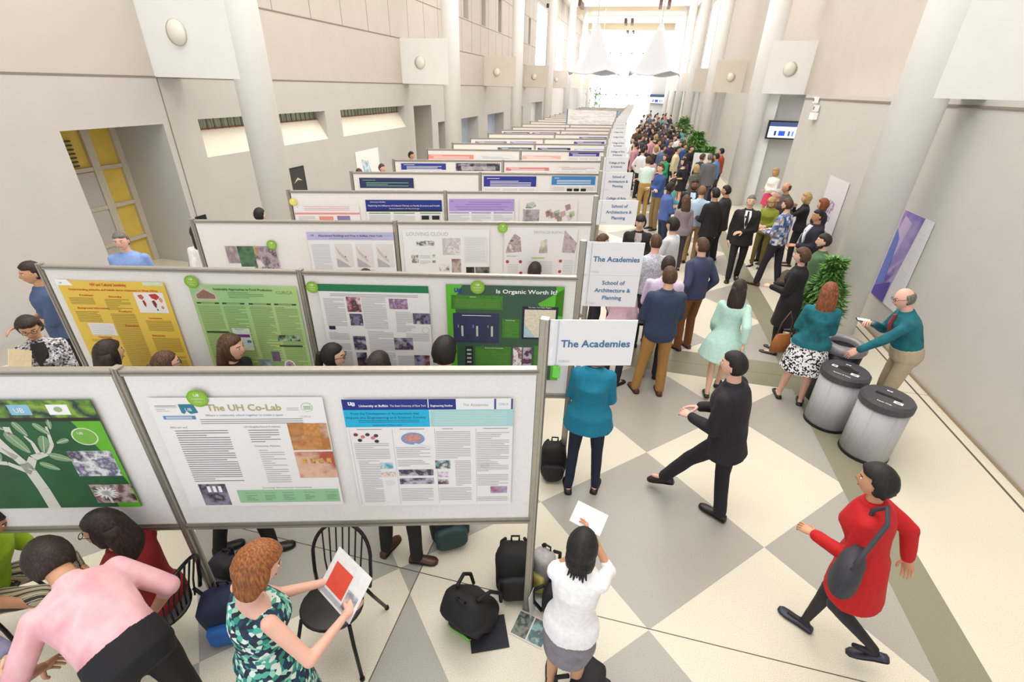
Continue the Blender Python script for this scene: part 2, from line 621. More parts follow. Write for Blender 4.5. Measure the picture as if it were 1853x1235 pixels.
# white tensile canopies
def canopy(x, y, label):
    mb = MB()
    n, k = 24, 10
    vs = []
    for j in range(k + 1):
        t = j / k
        for i in range(n):
            a = 2 * pi * i / n
            sq = 1 + .28 * abs(cos(2 * a)) ** .7 * -1 + .28
            r = .12 + 1.95 * t * sq
            z = 3.3 * (1 - t) ** 1.7 - .4 * t * abs(cos(2 * a + .6))
            vs.append((r * cos(a), r * .8 * sin(a), z))
    fs = [(j * n + i, j * n + (i + 1) % n, (j + 1) * n + (i + 1) % n, (j + 1) * n + i) for j in range(k) for i in range(n)]
    m = mat('cbcdd2', .7, var=0)
    mb.add(vs, fs, m, True)
    o = mb.build('membrane', None, (x, y, 4.9))
    sol = o.modifiers.new('thick', 'SOLIDIFY')
    sol.thickness = .02
    o = tag(link('fabric_canopy', None), label, 'canopy', 'white tensile canopies')
    cl = [q for q in COL.objects if q.name.startswith('membrane')][-1]
    cl.parent = o
    mb = MB()
    mb.tube([(x, y, 8.15), (x, y, 10.95)], .03, 6, ALU)
    mb.build('suspension_cable', o)
canopy(-4.2, 46, 'white stretched fabric canopy with a peak, left one near the bright far end')
canopy(.8, 46, 'white stretched fabric canopy with a peak, right one near the bright far end')
# ------------------------------------------------------------ display boards in rows, their posters and signs
ROWS = [((-4.57, .96), (-2.48, 1.57), (-.33, 2.19)), ((-4.52, 2.64), (-2.5, 3.17), (-.29, 3.68)), ((-4.54, 4.16), (-2.48, 4.85), (-.34, 5.49)),
        ((-4.62, 5.88), (-2.57, 6.63), (-.43, 7.36)), ((-4.66, 7.61), (-2.59, 8.35), (-.53, 9.14)), ((-4.68, 9.25), (-2.62, 10.0), (-.59, 10.9)),
        ((-4.8, 11.25), (-2.69, 11.98), (-.67, 12.8)), ((-4.7, 12.75), (-2.65, 13.6), (-.73, 14.47)), ((-4.72, 14.3), (-2.7, 15.15), (-.79, 16.2)),
        ((-4.69, 16.1), (-2.65, 16.9), (-.82, 17.85)), ((-4.69, 17.7), (-2.69, 18.57), (-.87, 19.5)), ((-4.66, 19.3), (-2.75, 20.2), (-.9, 21.2))]
for k in range(12, 26):
    y = 19.4 + (k - 11) * 1.75
    ROWS.append(((-4.7, y), (-2.8, y + .85), (-.95, y + 1.75)))
ROWS = [(a, tuple(a[i] + (c[i] - a[i]) * ((b[0] - a[0]) / (c[0] - a[0])) for i in (0, 1)), c) for a, b, c in ROWS]
FAB = mat('eeeae7', .85, var=.03, scale=60)
ZT, ZB = 2.15, .97
def frame_of(a, b):
    a, b = V3((*a, 0)), V3((*b, 0))
    d = (b - a).normalized()
    return a, (b - a).length, d
def board_matrix(row, side=0):
    """poster plane of a row: x along the board from its left end, y = height, facing the camera side"""
    a, L, d = frame_of(ROWS[row][0], ROWS[row][2])
    n = V3((d.y, -d.x, 0))
    o = a + n * .034
    return Matrix(((d.x, 0, n.x, o.x), (d.y, 0, n.y, o.y), (0, 1, 0, 0), (0, 0, 0, 1)))
RANK = ['nearest', 'second', 'third', 'fourth', 'fifth', 'sixth', 'seventh', 'eighth', 'ninth', 'tenth', 'eleventh', 'twelfth', 'thirteenth', 'fourteenth', 'fifteenth', 'sixteenth', 'seventeenth', 'eighteenth', 'nineteenth', 'twentieth', 'twenty-first', 'twenty-second', 'twenty-third', 'twenty-fourth', 'twenty-fifth', 'twenty-sixth']
def post(t, p, h, base=True):
    mb = MB()
    x, y = p
    mb.box((x - .022, y - .022, 0), (x + .022, y + .022, h), ALU)
    for sx, sy in ((1, 0), (-1, 0), (0, 1), (0, -1)):      # raised ribs of the extruded profile
        mb.box((x + sx * .022 - .006, y + sy * .022 - .006, .02), (x + sx * .022 + .006, y + sy * .022 + .006, h - .004), DARKALU if sx else ALU)
    mb.box((x - .03, y - .03, 0), (x + .03, y + .03, .03), DARKALU)
    mb.build('post', t)
for i, (a, m_, b) in enumerate(ROWS):
    far = i > 11
    for side, (p, q) in enumerate(((a, m_), (m_, b))):
        where = ('left', 'right')[side]
        t = thing('display_board', '%s display board of the %s row of white poster boards' % (where, RANK[i]), 'display board', group='white display boards')
        o, L, d = frame_of(p, q)
        n = V3((d.y, -d.x, 0))
        M = Matrix(((d.x, n.x, 0, o.x), (d.y, n.y, 0, o.y), (0, 0, 1, 0), (0, 0, 0, 1)))
        mb = MB()
        mb.box((.03, -.016, ZB + .03), (L - .03, .016, ZT - .03), FAB, M)
        mb.build('panel', t)
        for nm, z0, z1 in (('top_rail', ZT - .035, ZT), ('bottom_rail', ZB - .02, ZB + .035)):
            mb = MB()
            mb.box((.02, -.022, z0), (L - .02, .022, z1), ALU, M)
            if not far:
                mb.box((.02, .022, (z0 + z1) / 2 - .004), (L - .02, .027, (z0 + z1) / 2 + .004), DARKALU, M)
            mb.build(nm, t)
        if side == 0:
            post(t, p, ZT + .01)
        else:
            post(t, p, ZT + .01)
            post(t, q, 2.45)

PAPER = mat('f3f1ef', .55, var=0)
def photo(cols, scale=14, name=None):
    return ramp_mat(name or 'photo_' + '_'.join(cols), cols, scale * .45, 'noise', .4, const=False, detail=6)
INK = mat('88858a', .6, var=0)
LIGHTINK = mat('b6b3b5', .6, var=0)
class Poster:
    def __init__(s, row, u0, u1, z1, z0, bg, name='poster'):
        s.M = board_matrix(row) @ Matrix.Translation((u0, z1, 0))
        s.W, s.H = u1 - u0, z1 - z0
        s.mb = MB()
        s.k = 0
        s.seed = random.Random(int(u0 * 1000) + row)
        s.mb.box((0, -s.H, -.001), (s.W, 0, .0012), bg, s.M)
    def rect(s, x0, y0, x1, y1, m, lvl=1):
        z = .0012 + .0006 * lvl
        W, H = s.W, s.H
        s.mb.add([s.M @ V3(p) for p in ((x0 * W, -y1 * H, z), (x1 * W, -y1 * H, z), (x1 * W, -y0 * H, z), (x0 * W, -y0 * H, z))], [(0, 1, 2, 3)], m)
    def poly(s, pts, m, lvl=1):
        z = .0012 + .0006 * lvl
        s.mb.add([s.M @ V3((x * s.W, -y * s.H, z)) for x, y in pts], [tuple(range(len(pts)))], m)
    def disc(s, x, y, rx, ry, m, lvl=1, n=24):
        z = .0012 + .0006 * lvl
        s.mb.add([s.M @ V3((x * s.W + rx * cos(2 * pi * i / n), -y * s.H + ry * sin(2 * pi * i / n), z)) for i in range(n)], [tuple(range(n))], m)
    def text(s, t, x, y, h, m, width=None, centre=False, bold=False, lvl=3):
        put_text(s.mb, t, s.M @ Matrix.Translation((0, 0, .0012 + .0006 * lvl)), x * s.W, -y * s.H, h, m, width and width * s.W, centre, bold)
    def lines(s, x0, y0, x1, y1, m=None, step=.014, th=.0045, lvl=2):
        m = m or LIGHTINK
        y = y0 * s.H
        while y < y1 * s.H:
            e = x1 if s.seed.random() > .22 else x0 + (x1 - x0) * s.seed.uniform(.35, .9)
            s.rect(x0, y / s.H, e, (y + th) / s.H, m, lvl)
            y += step
    def done(s, name, label, group='research posters'):
        return tag(s.mb.build(name), label, 'poster', group)

BLUE = mat('1d2f86', .5, var=0)
NAVY = mat('20264f', .5, var=0)
CYAN = mat('18b4e0', .5, var=0)
MINT = mat('a8d5d6', .5, var=0)
INKB = mat('3a6ea5', .6, var=0)
WHT = mat('fbfbfb', .5, var=0)
BLK = mat('1b1b20', .5, var=0)
GREENM = mat('1f8a50', .5, var=0)
def interlock(p, x, y, s_, m):
    """the university's interlocking U and B mark"""
    W, H = p.W, p.H
    for dx, dy in ((0, 0), (.62, -.18)):
        X, Y = x + dx * s_ / W, y + dy * s_ / H * -1
        w, h = s_ / W, s_ / H
        p.rect(X, Y, X + .2 * w, Y + .7 * h, m, 3)
        p.rect(X + .4 * w, Y, X + .6 * w, Y + .7 * h, m, 3)
        p.rect(X + .1 * w, Y + .55 * h, X + .5 * w, Y + .78 * h, m, 3)
        if dx:
            p.rect(X + .1 * w, Y - .06 * h, X + .5 * w, Y + .12 * h, m, 3)
            p.rect(X + .1 * w, Y + .26 * h, X + .5 * w, Y + .42 * h, m, 3)

# row 1 (nearest): green tree poster
p = Poster(0, .9, 2.0, 1.975, 1.18, mat('1f5a33', .5, var=.25, scale=3))
p.rect(0, 0, 1, .16, photo(('28502a', '7fae3a', '1a2e3c', '91b847', '1a2a22'), 9), 1)
p.rect(.0, .145, 1, .175, mat('2a2a1c'), 2)
for x in (.34, .6, .78):
    p.rect(x, .035, x + .1, .12, WHT if x != .6 else mat('8fc4dd', .5), 2)
p.text('UB', .62, .1, .03, WHT)
p.disc(.83, .075, .022, .018, mat('9fbb8a', .5), 3)
p.poly([(.86, .175), (1, .175), (1, 1), (.9, 1), (1, .8), (.95, .5)], mat('63b52f', .5, var=.1, scale=6), 1)
p.rect(.88, .955, 1, 1, mat('63c32f', .5), 2)
def branch(pts, w0, w1, m, lvl=2):
    k = len(pts)
    for i in range(k - 1):
        (x0, y0), (x1, y1) = pts[i], pts[i + 1]
        a0 = w0 + (w1 - w0) * i / (k - 1)
        a1 = w0 + (w1 - w0) * (i + 1) / (k - 1)
        dx, dy = (x1 - x0) * p.W, (y1 - y0) * p.H
        L = hypot(dx, dy) or 1
        nx, ny = -dy / L, dx / L
        p.poly([(x0 - nx * a0 / p.W, y0 - ny * a0 / p.H), (x0 + nx * a0 / p.W, y0 + ny * a0 / p.H), (x1 + nx * a1 / p.W, y1 + ny * a1 / p.H), (x1 - nx * a1 / p.W, y1 - ny * a1 / p.H)], m, lvl)
TREE = mat('d9d9cc', .5, var=0)
branch([(.54, 1), (.54, .8), (.53, .62), (.52, .55)], .036, .03, TREE)
branch([(.53, .6), (.48, .42), (.43, .2)], .028, .02, TREE)
branch([(.5, .5), (.42, .38), (.33, .3)], .02, .012, TREE)
branch([(.53, .64), (.44, .55), (.34, .53), (.28, .56)], .018, .008, TREE)
branch([(.53, .6), (.58, .5), (.66, .46), (.71, .38), (.73, .22)], .026, .006, TREE)
branch([(.62, .47), (.62, .36), (.6, .3)], .014, .005, TREE)
branch([(.54, .22), (.535, .3)], .018, .018, TREE)
LEAF = mat('7fa178', .5, var=0)
for x, y, l, a in ((.55, .36, .17, 65), (.6, .24, .11, 70), (.67, .38, .14, 110), (.7, .24, .1, 55), (.72, .5, .13, 20), (.64, .58, .11, 30), (.77, .35, .08, 160), (.27, .55, .09, 110), (.33, .6, .07, 70), (.42, .48, .08, 100), (.5, .22, .07, 40), (.75, .2, .07, 100), (.4, .32, .08, 150), (.36, .4, .1, 30)):
    a = radians(a)
    pts = []
    for t in range(12):
        q = 2 * pi * t / 12
        u_, v_ = l * .5 * cos(q), l * .2 * sin(q) * (1 - .3 * cos(q))
        pts.append((x + (u_ * cos(a) - v_ * sin(a)) / p.W, y + (u_ * sin(a) + v_ * cos(a)) / p.H))
    p.poly(pts, LEAF, 2)
    branch([(x - l * .45 * cos(a) / p.W, y - l * .45 * sin(a) / p.H), (x + l * .45 * cos(a) / p.W, y + l * .45 * sin(a) / p.H)], .002, .002, TREE, 3)
p.disc(.89, .31, .07, .062, mat('dfe8c8', .5, var=0), 2)
p.disc(.89, .31, .062, .055, mat('7ab648', .5, var=0), 3)
p.text('UB', .86, .29, .018, WHT, lvl=4)
p.rect(.76, .44, 1.0 - .02, .68, photo(('d8d6e0', '5a5878', 'f0f0f0', '30304a', '9a98b0'), 22), 2)
p.rect(.78, .765, .995, .955, photo(('8a90b8', '6a3c3a', 'c9b8b0', '40221f', '9c8f98'), 20), 2)
branch([(.86, .955), (.855, .86)], .006, .01, WHT, 3)
for q in range(14):
    a = q * 2 * pi / 14
    branch([(.85, .85), (.85 + .07 * cos(a) / p.W, .85 + .05 * sin(a) / p.H)], .012, .002, WHT, 3)
p.done('poster', 'dark green poster with a pale branching tree drawn on it')

# UH Co-Lab
p = Poster(0, 2.29, 3.215, 1.985, 1.17, mat('f2f0ef', .5, var=0))
GOLD = mat('b9ad7c', .6, var=0)
p.text('The UH Co-Lab', .32, .105, .042, GOLD, width=.43, bold=True)
p.text('Where a community school together to create a space', .3, .15, .014, mat('7f9cba', .6), width=.45)
p.lines(.26, .175, .86, .215, INK, .014, .004)
p.rect(.03, .06, .15, .067, LIGHTINK, 2)
p.lines(.03, .06, .155, .11, LIGHTINK, .012, .003)
p.poly([(.165, .05), (.25, .05), (.265, .12), (.22, .13), (.2, .105), (.185, .13), (.17, .12)], mat('2f7f96', .5, var=0), 2)
p.text('UB', .195, .105, .02, WHT)
p.rect(.055, .145, .24, .175, mat('5a8cc0', .5, var=0), 2)
p.lines(.07, .152, .22, .17, WHT, .009, .004, 3)
p.disc(.9, .08, .032, .03, mat('b9cf9c', .5, var=0), 2)
p.disc(.9, .08, .028, .026, PAPER, 3)
p.lines(.88, .07, .925, .1, mat('6d9c62', .5), .009, .004, 4)
p.lines(.78, .085, .85, .1, LIGHTINK, .012, .004)
p.text('CURCA', .85, .165, .012, LIGHTINK)
p.text('Who are we?', .07, .25, .012, INK)
p.lines(.09, .27, .4, .74, INK, .0165, .0055)
p.text('UH Neighborhood Problems', .5, .25, .012, INK)
p.lines(.52, .27, .7, .38, INK, .0165, .005)
p.text('Community Partners', .53, .42, .012, INK)
p.lines(.55, .45, .7, .76, LIGHTINK, .0165, .005)
p.rect(.76, .215, .995, .455, photo(('5a3a34', 'd09a62', 'b5763e', 'e8d6c4', '3c2a30'), 7), 2)
p.rect(.85, .22, .945, .42, mat('c98b50', .5, var=.2, scale=40), 3)
p.rect(.76, .47, 1.0, .72, photo(('b85a48', 'e6c0a8', 'd8a080', 'f0ded0', 'a04c42'), 8), 2)
for x in (.8, .85, .9, .95):
    p.rect(x, .53, x + .03, .58, photo(('5a3038', 'e8b060', '30202c'), 60), 3)
p.rect(.1, .77, .27, .985, photo(('54506a', 'cfcbe0', '2a2434', '9a90a8', '3a2430'), 10), 2)
for x in (.15, .185, .22):
    p.rect(x, .79, x + .02, .85, WHT, 3)
p.rect(.33, .835, .985, .965, mat('9ccba0', .5, var=0), 2)
for x, s_ in ((.38, 'Monday'), (.5, 'Tuesday'), (.62, 'Wednesday'), (.76, 'Thursday'), (.9, 'Friday')):
    p.text(s_, x, .87, .009, INK, width=.07)
    p.lines(x, .89, x + .07, .94, mat('6a9c70', .5), .012, .004, 3)
p.text('Coming Workshops Summaries', .5, .82, .01, INK, width=.32)
p.done('poster', 'pale UH Co-Lab poster with two warm photos and a light green timetable bar')

# University at Buffalo engineering poster
p = Poster(0, 3.315, 4.262, 1.97, 1.15, mat('efecec', .5, var=0))
p.rect(0, 0, .66, .088, BLUE, 1)
p.rect(.66, 0, 1, .088, mat('eef0f4', .5, var=0), 1)
for x in (.885, .985):
    p.rect(x, 0, x + .012, .088, mat('4d4f86', .5), 2)
interlock(p, .035, .02, .03, WHT)
p.text('University at Buffalo', .095, .062, .015, WHT, width=.17, bold=True)
p.text('The State University of New York', .275, .062, .014, WHT, width=.21)
p.rect(.495, 0, .5, .07, WHT, 3)
p.text('Engineering Studies', .51, .062, .013, WHT, width=.13, bold=True)
p.text('The Academies', .7, .06, .018, GOLD, width=.15)
p.text('CURCA', .91, .055, .016, LIGHTINK, width=.06)
p.rect(0, .088, .5, .235, CYAN, 1)
p.rect(.505, .088, 1, .235, MINT, 1)
for yy, s_, x0, w in ((.128, 'From the Development of Accelerations that', .04, .4), (.162, 'Impact the Engineering and Science Society', .01, .47), (.222, 'Department of Engineering', .16, .17)):
    p.text(s_, x0, yy, .017 if yy < .2 else .009, mat('0e5f86', .5), width=w)
p.lines(.08, .175, .44, .2, mat('0e5f86', .5), .012, .003)
p.lines(.53, .11, .96, .22, mat('cfe8e8', .5), .012, .004)
for x0 in (.02, .275, .53, .78):
    p.rect(x0 - .006, .25, x0 - .004, .98, LIGHTINK, 1)
    p.lines(x0 + .04, .252, x0 + .19, .262, INK, .01, .004)
p.lines(.03, .38, .24, .52)
p.lines(.28, .42, .49, .52)
p.lines(.53, .28, .74, .52)
p.lines(.78, .29, .98, .66)
p.lines(.04, .54, .17, .95)
p.lines(.28, .54, .48, .6)
p.lines(.28, .82, .49, .95)
p.lines(.64, .55, .74, .8)
p.lines(.53, .82, .74, .95)
p.lines(.78, .69, .98, .8)
p.lines(.78, .92, .98, .97)
for x, y, c in ((.05, .3, '8a2f3c'), (.09, .32, 'd87c86'), (.12, .3, '50304c'), (.15, .33, 'd87c86'), (.07, .35, '402838'), (.17, .31, '6a3048'), (.17, .36, '30284c')):
    p.disc(x, y, .013, .012, mat(c, .5, var=0), 3, 10)
p.disc(.39, .34, .068, .045, mat('7f9cc8', .5, var=0), 2)
p.disc(.39, .335, .05, .03, mat('c98f8c', .5, var=.2, scale=80), 3)
p.poly([(.4, .38), (.5, .42), (.49, .43), (.39, .4)], mat('e8e8f0', .5, var=0), 3)
ph = photo(('4a3c5c', 'c8bcd0', '2c2438', '8878a0'), 30)
p.rect(.17, .56, .25, .62, photo(('3a8cb0', 'c8e4ec', 'a04c48', '3878a8'), 24), 2)
p.rect(.17, .65, .26, .7, photo(('5a3428', 'f0e4e0', 'c06a30'), 30), 2)
p.rect(.28, .63, .5, .69, ph, 2)
p.rect(.28, .715, .5, .775, ph, 2)
p.disc(.22, .76, .03, .022, mat('e2dfe0', .5), 2)
p.rect(.515, .545, .61, .625, photo(('e8f0f4', '22303a', 'b8ccd4', '4a6478'), 30), 2)
p.rect(.525, .655, .595, .71, photo(('6a4468', 'f0e0ec', '3c2c48'), 40), 2)
p.rect(.525, .73, .595, .78, photo(('38202c', '5a3c44', 'e0d8d8'), 40), 2)
p.disc(.83, .6, .03, .02, mat('d8d6d8', .5), 2)
p.rect(.865, .81, .975, .88, photo(('7c6ca0', 'b8a8cc', '90383c'), 24), 2)
p.done('poster', 'white poster with a navy title bar above cyan and pale mint boxes')

# second row
YP = mat('ecc850', .5, var=.03, scale=3)
RED = mat('c8401c', .5, var=0)
p = Poster(1, .106, .966, 2.03, 1.2, YP)
p.poly([(-.01, -.01), (.1, -.01), (.14, .05), (-.01, .05)], WHT, 1)
p.text('UB', .02, .03, .012, NAVY)
p.rect(.8, -.0, .99, .035, mat('d8e6c8', .5), 1)
p.text('HIV and Cultural Sensitivity', .3, .05, .024, RED, width=.34, bold=True)
p.text('Understanding attitudes and beliefs about treatment in West Africa', .08, .1, .017, RED, width=.84, bold=True)
BR = mat('9c8434', .6, var=0)
for x, y, s_ in ((.16, .16, 'Problem'), (.09, .3, 'Background Information'), (.43, .17, 'Study'), (.47, .33, 'Analysis'), (.74, .4, 'Conclusions'), (.71, .6, 'Bibliography'), (.17, .63, 'Hypothesis'), (.2, .71, 'Methods'), (.48, .49, 'Results')):
    p.text(s_, x, y, .016, RED, width=.3 if len(s_) > 12 else .13, bold=True)
p.lines(.05, .18, .28, .25, BR, .013, .005)
p.lines(.05, .33, .28, .45, BR, .013, .005)
p.lines(.38, .19, .62, .3, BR, .013, .005)
p.lines(.38, .35, .62, .99, BR, .013, .005)
p.lines(.7, .42, .95, .54, BR, .013, .005)
p.lines(.7, .62, .97, .99, BR, .013, .005)
p.lines(.09, .65, .3, .68, BR, .013, .005)
p.lines(.09, .73, .3, .78, BR, .013, .005)
p.rect(.68, .11, .96, .33, mat('f2eeee', .5, var=0), 2)
for x, y, w, h, c in ((.71, .14, .06, .05, 'c86a50'), (.74, .2, .03, .07, 'a03434'), (.82, .13, .1, .06, 'c03838'), (.83, .2, .04, .08, '8c2c34'), (.9, .17, .04, .05, 'e09c6c'), (.9, .26, .03, .03, 'd88850'), (.85, .29, .02, .02, '3c8c8c')):
    p.poly([(x, y), (x + w * .7, y - .01), (x + w, y + h * .4), (x + w * .6, y + h), (x + w * .2, y + h * .7)], mat(c, .5, var=0), 3)
p.rect(.12, .46, .37, .6, mat('eeeaea', .5, var=0), 2)
p.lines(.14, .48, .35, .59, LIGHTINK, .018, .002, 3)
p.rect(.06, .8, .25, .97, photo(('f0ece8', '8c4434', '3c64a0', 'e8e4e4'), 14), 2)
p.done('poster', 'bright yellow poster with red headings and a small world map')

p = Poster(1, 1.162, 2.035, 2.02, 1.2, ramp_mat('green_fade', ('e0e88c', 'bcd88c', '9ccb8c', '94c690'), 1.0, 'noise', .5, const=False, stretch=(.6, .6, .6)))
p.poly([(.03, .1), (.13, .02), (.24, .1), (.24, .17), (.03, .17)], mat('c8c0b0', .5, var=0), 1)
p.poly([(.05, .11), (.13, .05), (.22, .11), (.22, .15), (.05, .15)], mat('94705c', .5, var=.2, scale=90), 2)
p.text('Sustainable Approaches to Food Production', .22, .055, .02, mat('4a5a2c', .5), width=.55, bold=True)
p.text('CURCA', .8, .085, .028, mat('7c9c6c', .5), width=.16)
p.lines(.35, .075, .68, .13, mat('6c7c44', .5), .015, .004)
DG = mat('35452c', .5, var=0)
TX = mat('7c9c5c', .6, var=0)
for x0 in (.03, .27, .52, .76):
    p.rect(x0, .19, x0 + .21, .207, DG, 2)
    p.rect(x0 + .04, .193, x0 + .17, .204, mat('a8b87c', .5), 3)
    p.lines(x0, .23, x0 + .21, .99, TX, .013, .005)
p.rect(.04, .52, .26, .54, DG, 3)
p.rect(.05, .82, .2, .84, DG, 3)
p.rect(.29, .48, .46, .74, mat('e0ecdc', .5), 3)
p.text('Research', .32, .5, .014, GREENM, lvl=4)
p.rect(.32, .55, .45, .585, mat('7c3c8c', .5), 4)
p.rect(.41, .62, .45, .65, mat('4c7cb8', .5), 4)
p.rect(.72, .55, .83, .62, photo(('8c3c4c', '3c3c44', '7cb07c', 'c8c0c0'), 40), 4)
p.rect(.84, .55, .94, .62, photo(('8c3c4c', '44343c', '8cc08c', 'c8b0b0'), 50), 4)
p.rect(.72, .67, .95, .69, DG, 4)
p.rect(.62, .75, .7, .87, photo(('6c8c94', '7c5c84', '4c5c64'), 20), 4)
p.rect(.47, .85, .6, .97, photo(('a8b8b0', '7c94a0', 'c0ccc0'), 20), 4)
p.disc(.78, .92, .048, .055, WHT, 4)
p.disc(.78, .92, .036, .042, photo(('5c3c74', 'c8a8c0', '3c2c4c'), 30), 5)
p.done('poster', 'yellow-green fading poster about sustainable food production')

p = Poster(1, 2.213, 3.117, 2.05, 1.2, mat('f0eeee', .5, var=0))
p.rect(0, 0, 1, .075, mat('1f7c50', .5, var=0), 1)
p.lines(.1, .1, .9, .12, INK, .014, .004)
for x0, x1, y0, y1 in ((.03, .22, .15, .45), (.03, .22, .52, .6), (.03, .22, .65, .99), (.38, .6, .13, .47), (.4, .64, .5, .99), (.68, .86, .28, .5), (.76, .98, .52, .6), (.66, .9, .78, .9)):
    p.lines(x0, y0, x1, y1, LIGHTINK, .013, .005)
P1 = photo(('44303c', 'c8a0a0', '2c2028', 'b87484', 'e8dcd8'), 26)
P2 = photo(('1c1c28', '8c84a8', '2c2838', 'd8d0e0'), 26)
p.rect(.24, .13, .37, .29, P1, 2)
p.rect(.25, .31, .37, .44, P2, 2)
p.rect(.25, .56, .37, .72, P2, 2)
p.rect(.26, .75, .36, .92, photo(('2c3468', 'a8a8c0', '1c1c30', '6c4c58'), 14), 2)
p.rect(.04, .45, .1, .49, NAVY, 2)
p.rect(.63, .14, .8, .25, photo(('b8b0d0', '8c5c7c', 'd0d0e8', '5c4868'), 26), 2)
p.rect(.84, .29, 1.0, .41, P2, 2)
p.disc(.95, .48, .03, .03, LIGHTINK, 2)
p.disc(.95, .48, .027, .027, PAPER, 3)
p.rect(.64, .57, .82, .71, photo(('30305c', 'c0b8d0', '40384c', '90647c'), 20), 2)
p.rect(.82, .77, .97, .9, photo(('2c4470', 'b0a8c0', '8c4c54', '1c2c4c'), 20), 2)
p.done('poster', 'white poster with a plain green header strip and many small photos')

p = Poster(1, 3.26, 4.234, 2.068, 1.16, mat('3c5c48', .5, var=.06, scale=5))
LIME = mat('5fbb34', .5, var=.06, scale=5)
p.rect(0, 0, .075, 1, LIME, 1)
p.rect(.93, 0, 1, 1, LIME, 1)
p.poly([(0, .06), (.06, 0), (.14, 0), (.08, .12), (.05, .3), (0, .34)], LIME, 2)
p.poly([(.78, .17), (1, .02), (1, .3), (.85, .26)], LIME, 1)
interlock(p, .07, .03, .05, mat('24409c', .5))
p.text('Is Organic Worth It?', .42, .075, .035, WHT, width=.52, bold=True)
GB = mat('46862c', .5, var=.15, scale=60)
p.rect(.04, .1, .48, .24, GB, 2)
p.text('Abstract', .2, .12, .01, WHT)
p.lines(.06, .14, .46, .22, mat('66a04c', .5), .014, .004, 3)
p.rect(.05, .28, .45, .59, mat('34385c', .5, var=0), 2)
p.lines(.13, .3, .38, .305, WHT, .02, .005, 3)
for x in (.12, .25, .38):
    p.rect(x, .41, x + .018, .52, mat('c8d0b8', .5, var=0), 3)
    p.rect(x - .03, .4, x - .02, .43, mat('8c94a8', .5), 3)
    p.lines(x - .03, .53, x + .04, .57, mat('646c88', .5), .02, .002, 3)
p.rect(.48, .33, .63, .53, GB, 2)
p.text('Methodology', .51, .35, .01, WHT)
p.lines(.5, .37, .62, .51, mat('66a04c', .5), .014, .004, 3)
p.rect(.65, .2, .96, .54, mat('18263a', .5), 2)
p.text('The New York State Region', .7, .215, .012, WHT, width=.2)
p.rect(.67, .23, .94, .52, mat('e8ddc8', .5, var=.12, scale=60), 3)
p.poly([(.67, .36), (.7, .42), (.76, .5), (.77, .52), (.67, .52)], mat('b8d4e0', .5), 4)
p.rect(.24, .63, .56, .84, GB, 2)
p.text('Environment Protection', .33, .65, .011, WHT, width=.16)
p.lines(.26, .67, .54, .82, mat('66a04c', .5), .014, .004, 3)
p.rect(.15, .63, .22, .84, mat('20302c', .5), 2)
for j in range(4):
    p.rect(.165, .66 + j * .045, .205, .68 + j * .045, mat('c8c8c8', .5, var=.3, scale=90), 3)
p.rect(.58, .63, .66, .84, photo(('f0d8e4', '8c3464', 'ffffff', '6c2c4c'), 30), 2)
p.rect(.67, .63, .75, .84, photo(('1c1c30', 'd8c8d8', '3c3450', '8c3c5c'), 30), 2)
p.rect(.77, .61, .93, .82, GB, 2)
p.poly([(.79, .84), (.84, .8), (.9, .86), (.86, .92), (.8, .9)], mat('8ccc3c', .5), 3)
p.done('poster', 'dark green and lime poster titled Is Organic Worth It?')

# third row
p = Poster(2, .279, .82, 1.87, 1.3, mat('ece8e8', .5, var=0))
p.rect(0, 0, .28, .35, photo(('b8a8ac', '948488', 'c8bcc0'), 20), 1)
p.rect(.24, .0, .56, .42, photo(('24402c', '3c6448', '5c7c60', '1c3020'), 12), 2)
p.rect(.5, .0, .99, .5, photo(('d8c8d0', 'c07468', 'a8b080', '6c5c60', 'e8dce0'), 12), 1)
p.poly([(.68, 0), (1, 0), (1, .5), (.75, .5), (.62, .2)], photo(('8c7c88', 'b8a8b4', '5c4c58', 'd0c4cc'), 22), 2)
p.rect(.02, .45, .32, .75, photo(('c0b0b4', 'a8989c'), 20), 1)
for x in (.42, .62, .84):
    p.rect(x, .56, x + .1, .66, photo(('8c8088', 'c8c0c4'), 40), 1)
p.done('poster', 'collage of overlapping grey, green and pink pictures on a white board')
p = Poster(2, 1.187, 2.135, 2.032, 1.25, mat('ecebee', .5, var=0))
p.rect(0, 0, 1, .115, mat('bdb9dc', .5, var=0), 1)
p.text('UB', .04, .06, .02, BLUE)
p.text('Abandoned Buildings and Fires in Buffalo, New York', .13, .065, .024, mat('4c4c8c', .5), width=.74, bold=True)
p.text('CURCA', .89, .06, .018, mat('8cb8c8', .5), width=.09)
p.lines(.25, .085, .75, .1, mat('6c6c9c', .5), .012, .004)
for x0 in (.3, .54, .78):
    p.rect(x0, .17, x0 + .2, .52, mat('e0dbdb', .5, var=.04, scale=50), 1)
    p.poly([(x0 + .0, .2), (x0 + .06, .3), (x0 + .14, .42), (x0 + .13, .45), (x0 + .03, .32)], mat('c8c0bc', .5), 2)
    p.poly([(x0, .38), (x0 + .1, .46), (x0 + .16, .52), (x0, .52)], mat('b8b0b4', .5), 2)
    p.rect(x0 + .1, .35, x0 + .115, .37, mat('a05c5c', .5), 3)
p.lines(.03, .18, .24, .9, LIGHTINK, .015, .004)
p.lines(.3, .6, .98, .9, LIGHTINK, .015, .004)
p.rect(.3, .56, .5, .7, mat('dcd6d2', .5, var=.04, scale=50), 3)
p.rect(.54, .56, .74, .7, mat('dcd6d2', .5, var=.04, scale=50), 3)
p.done('poster', 'poster with a lavender title strip above three pale maps')
p = Poster(2, 2.238, 3.21, 2.07, 1.25, mat('eeecec', .5, var=0))
p.text('LOUVING CLOUD', .04, .09, .042, LIGHTINK, width=.48)
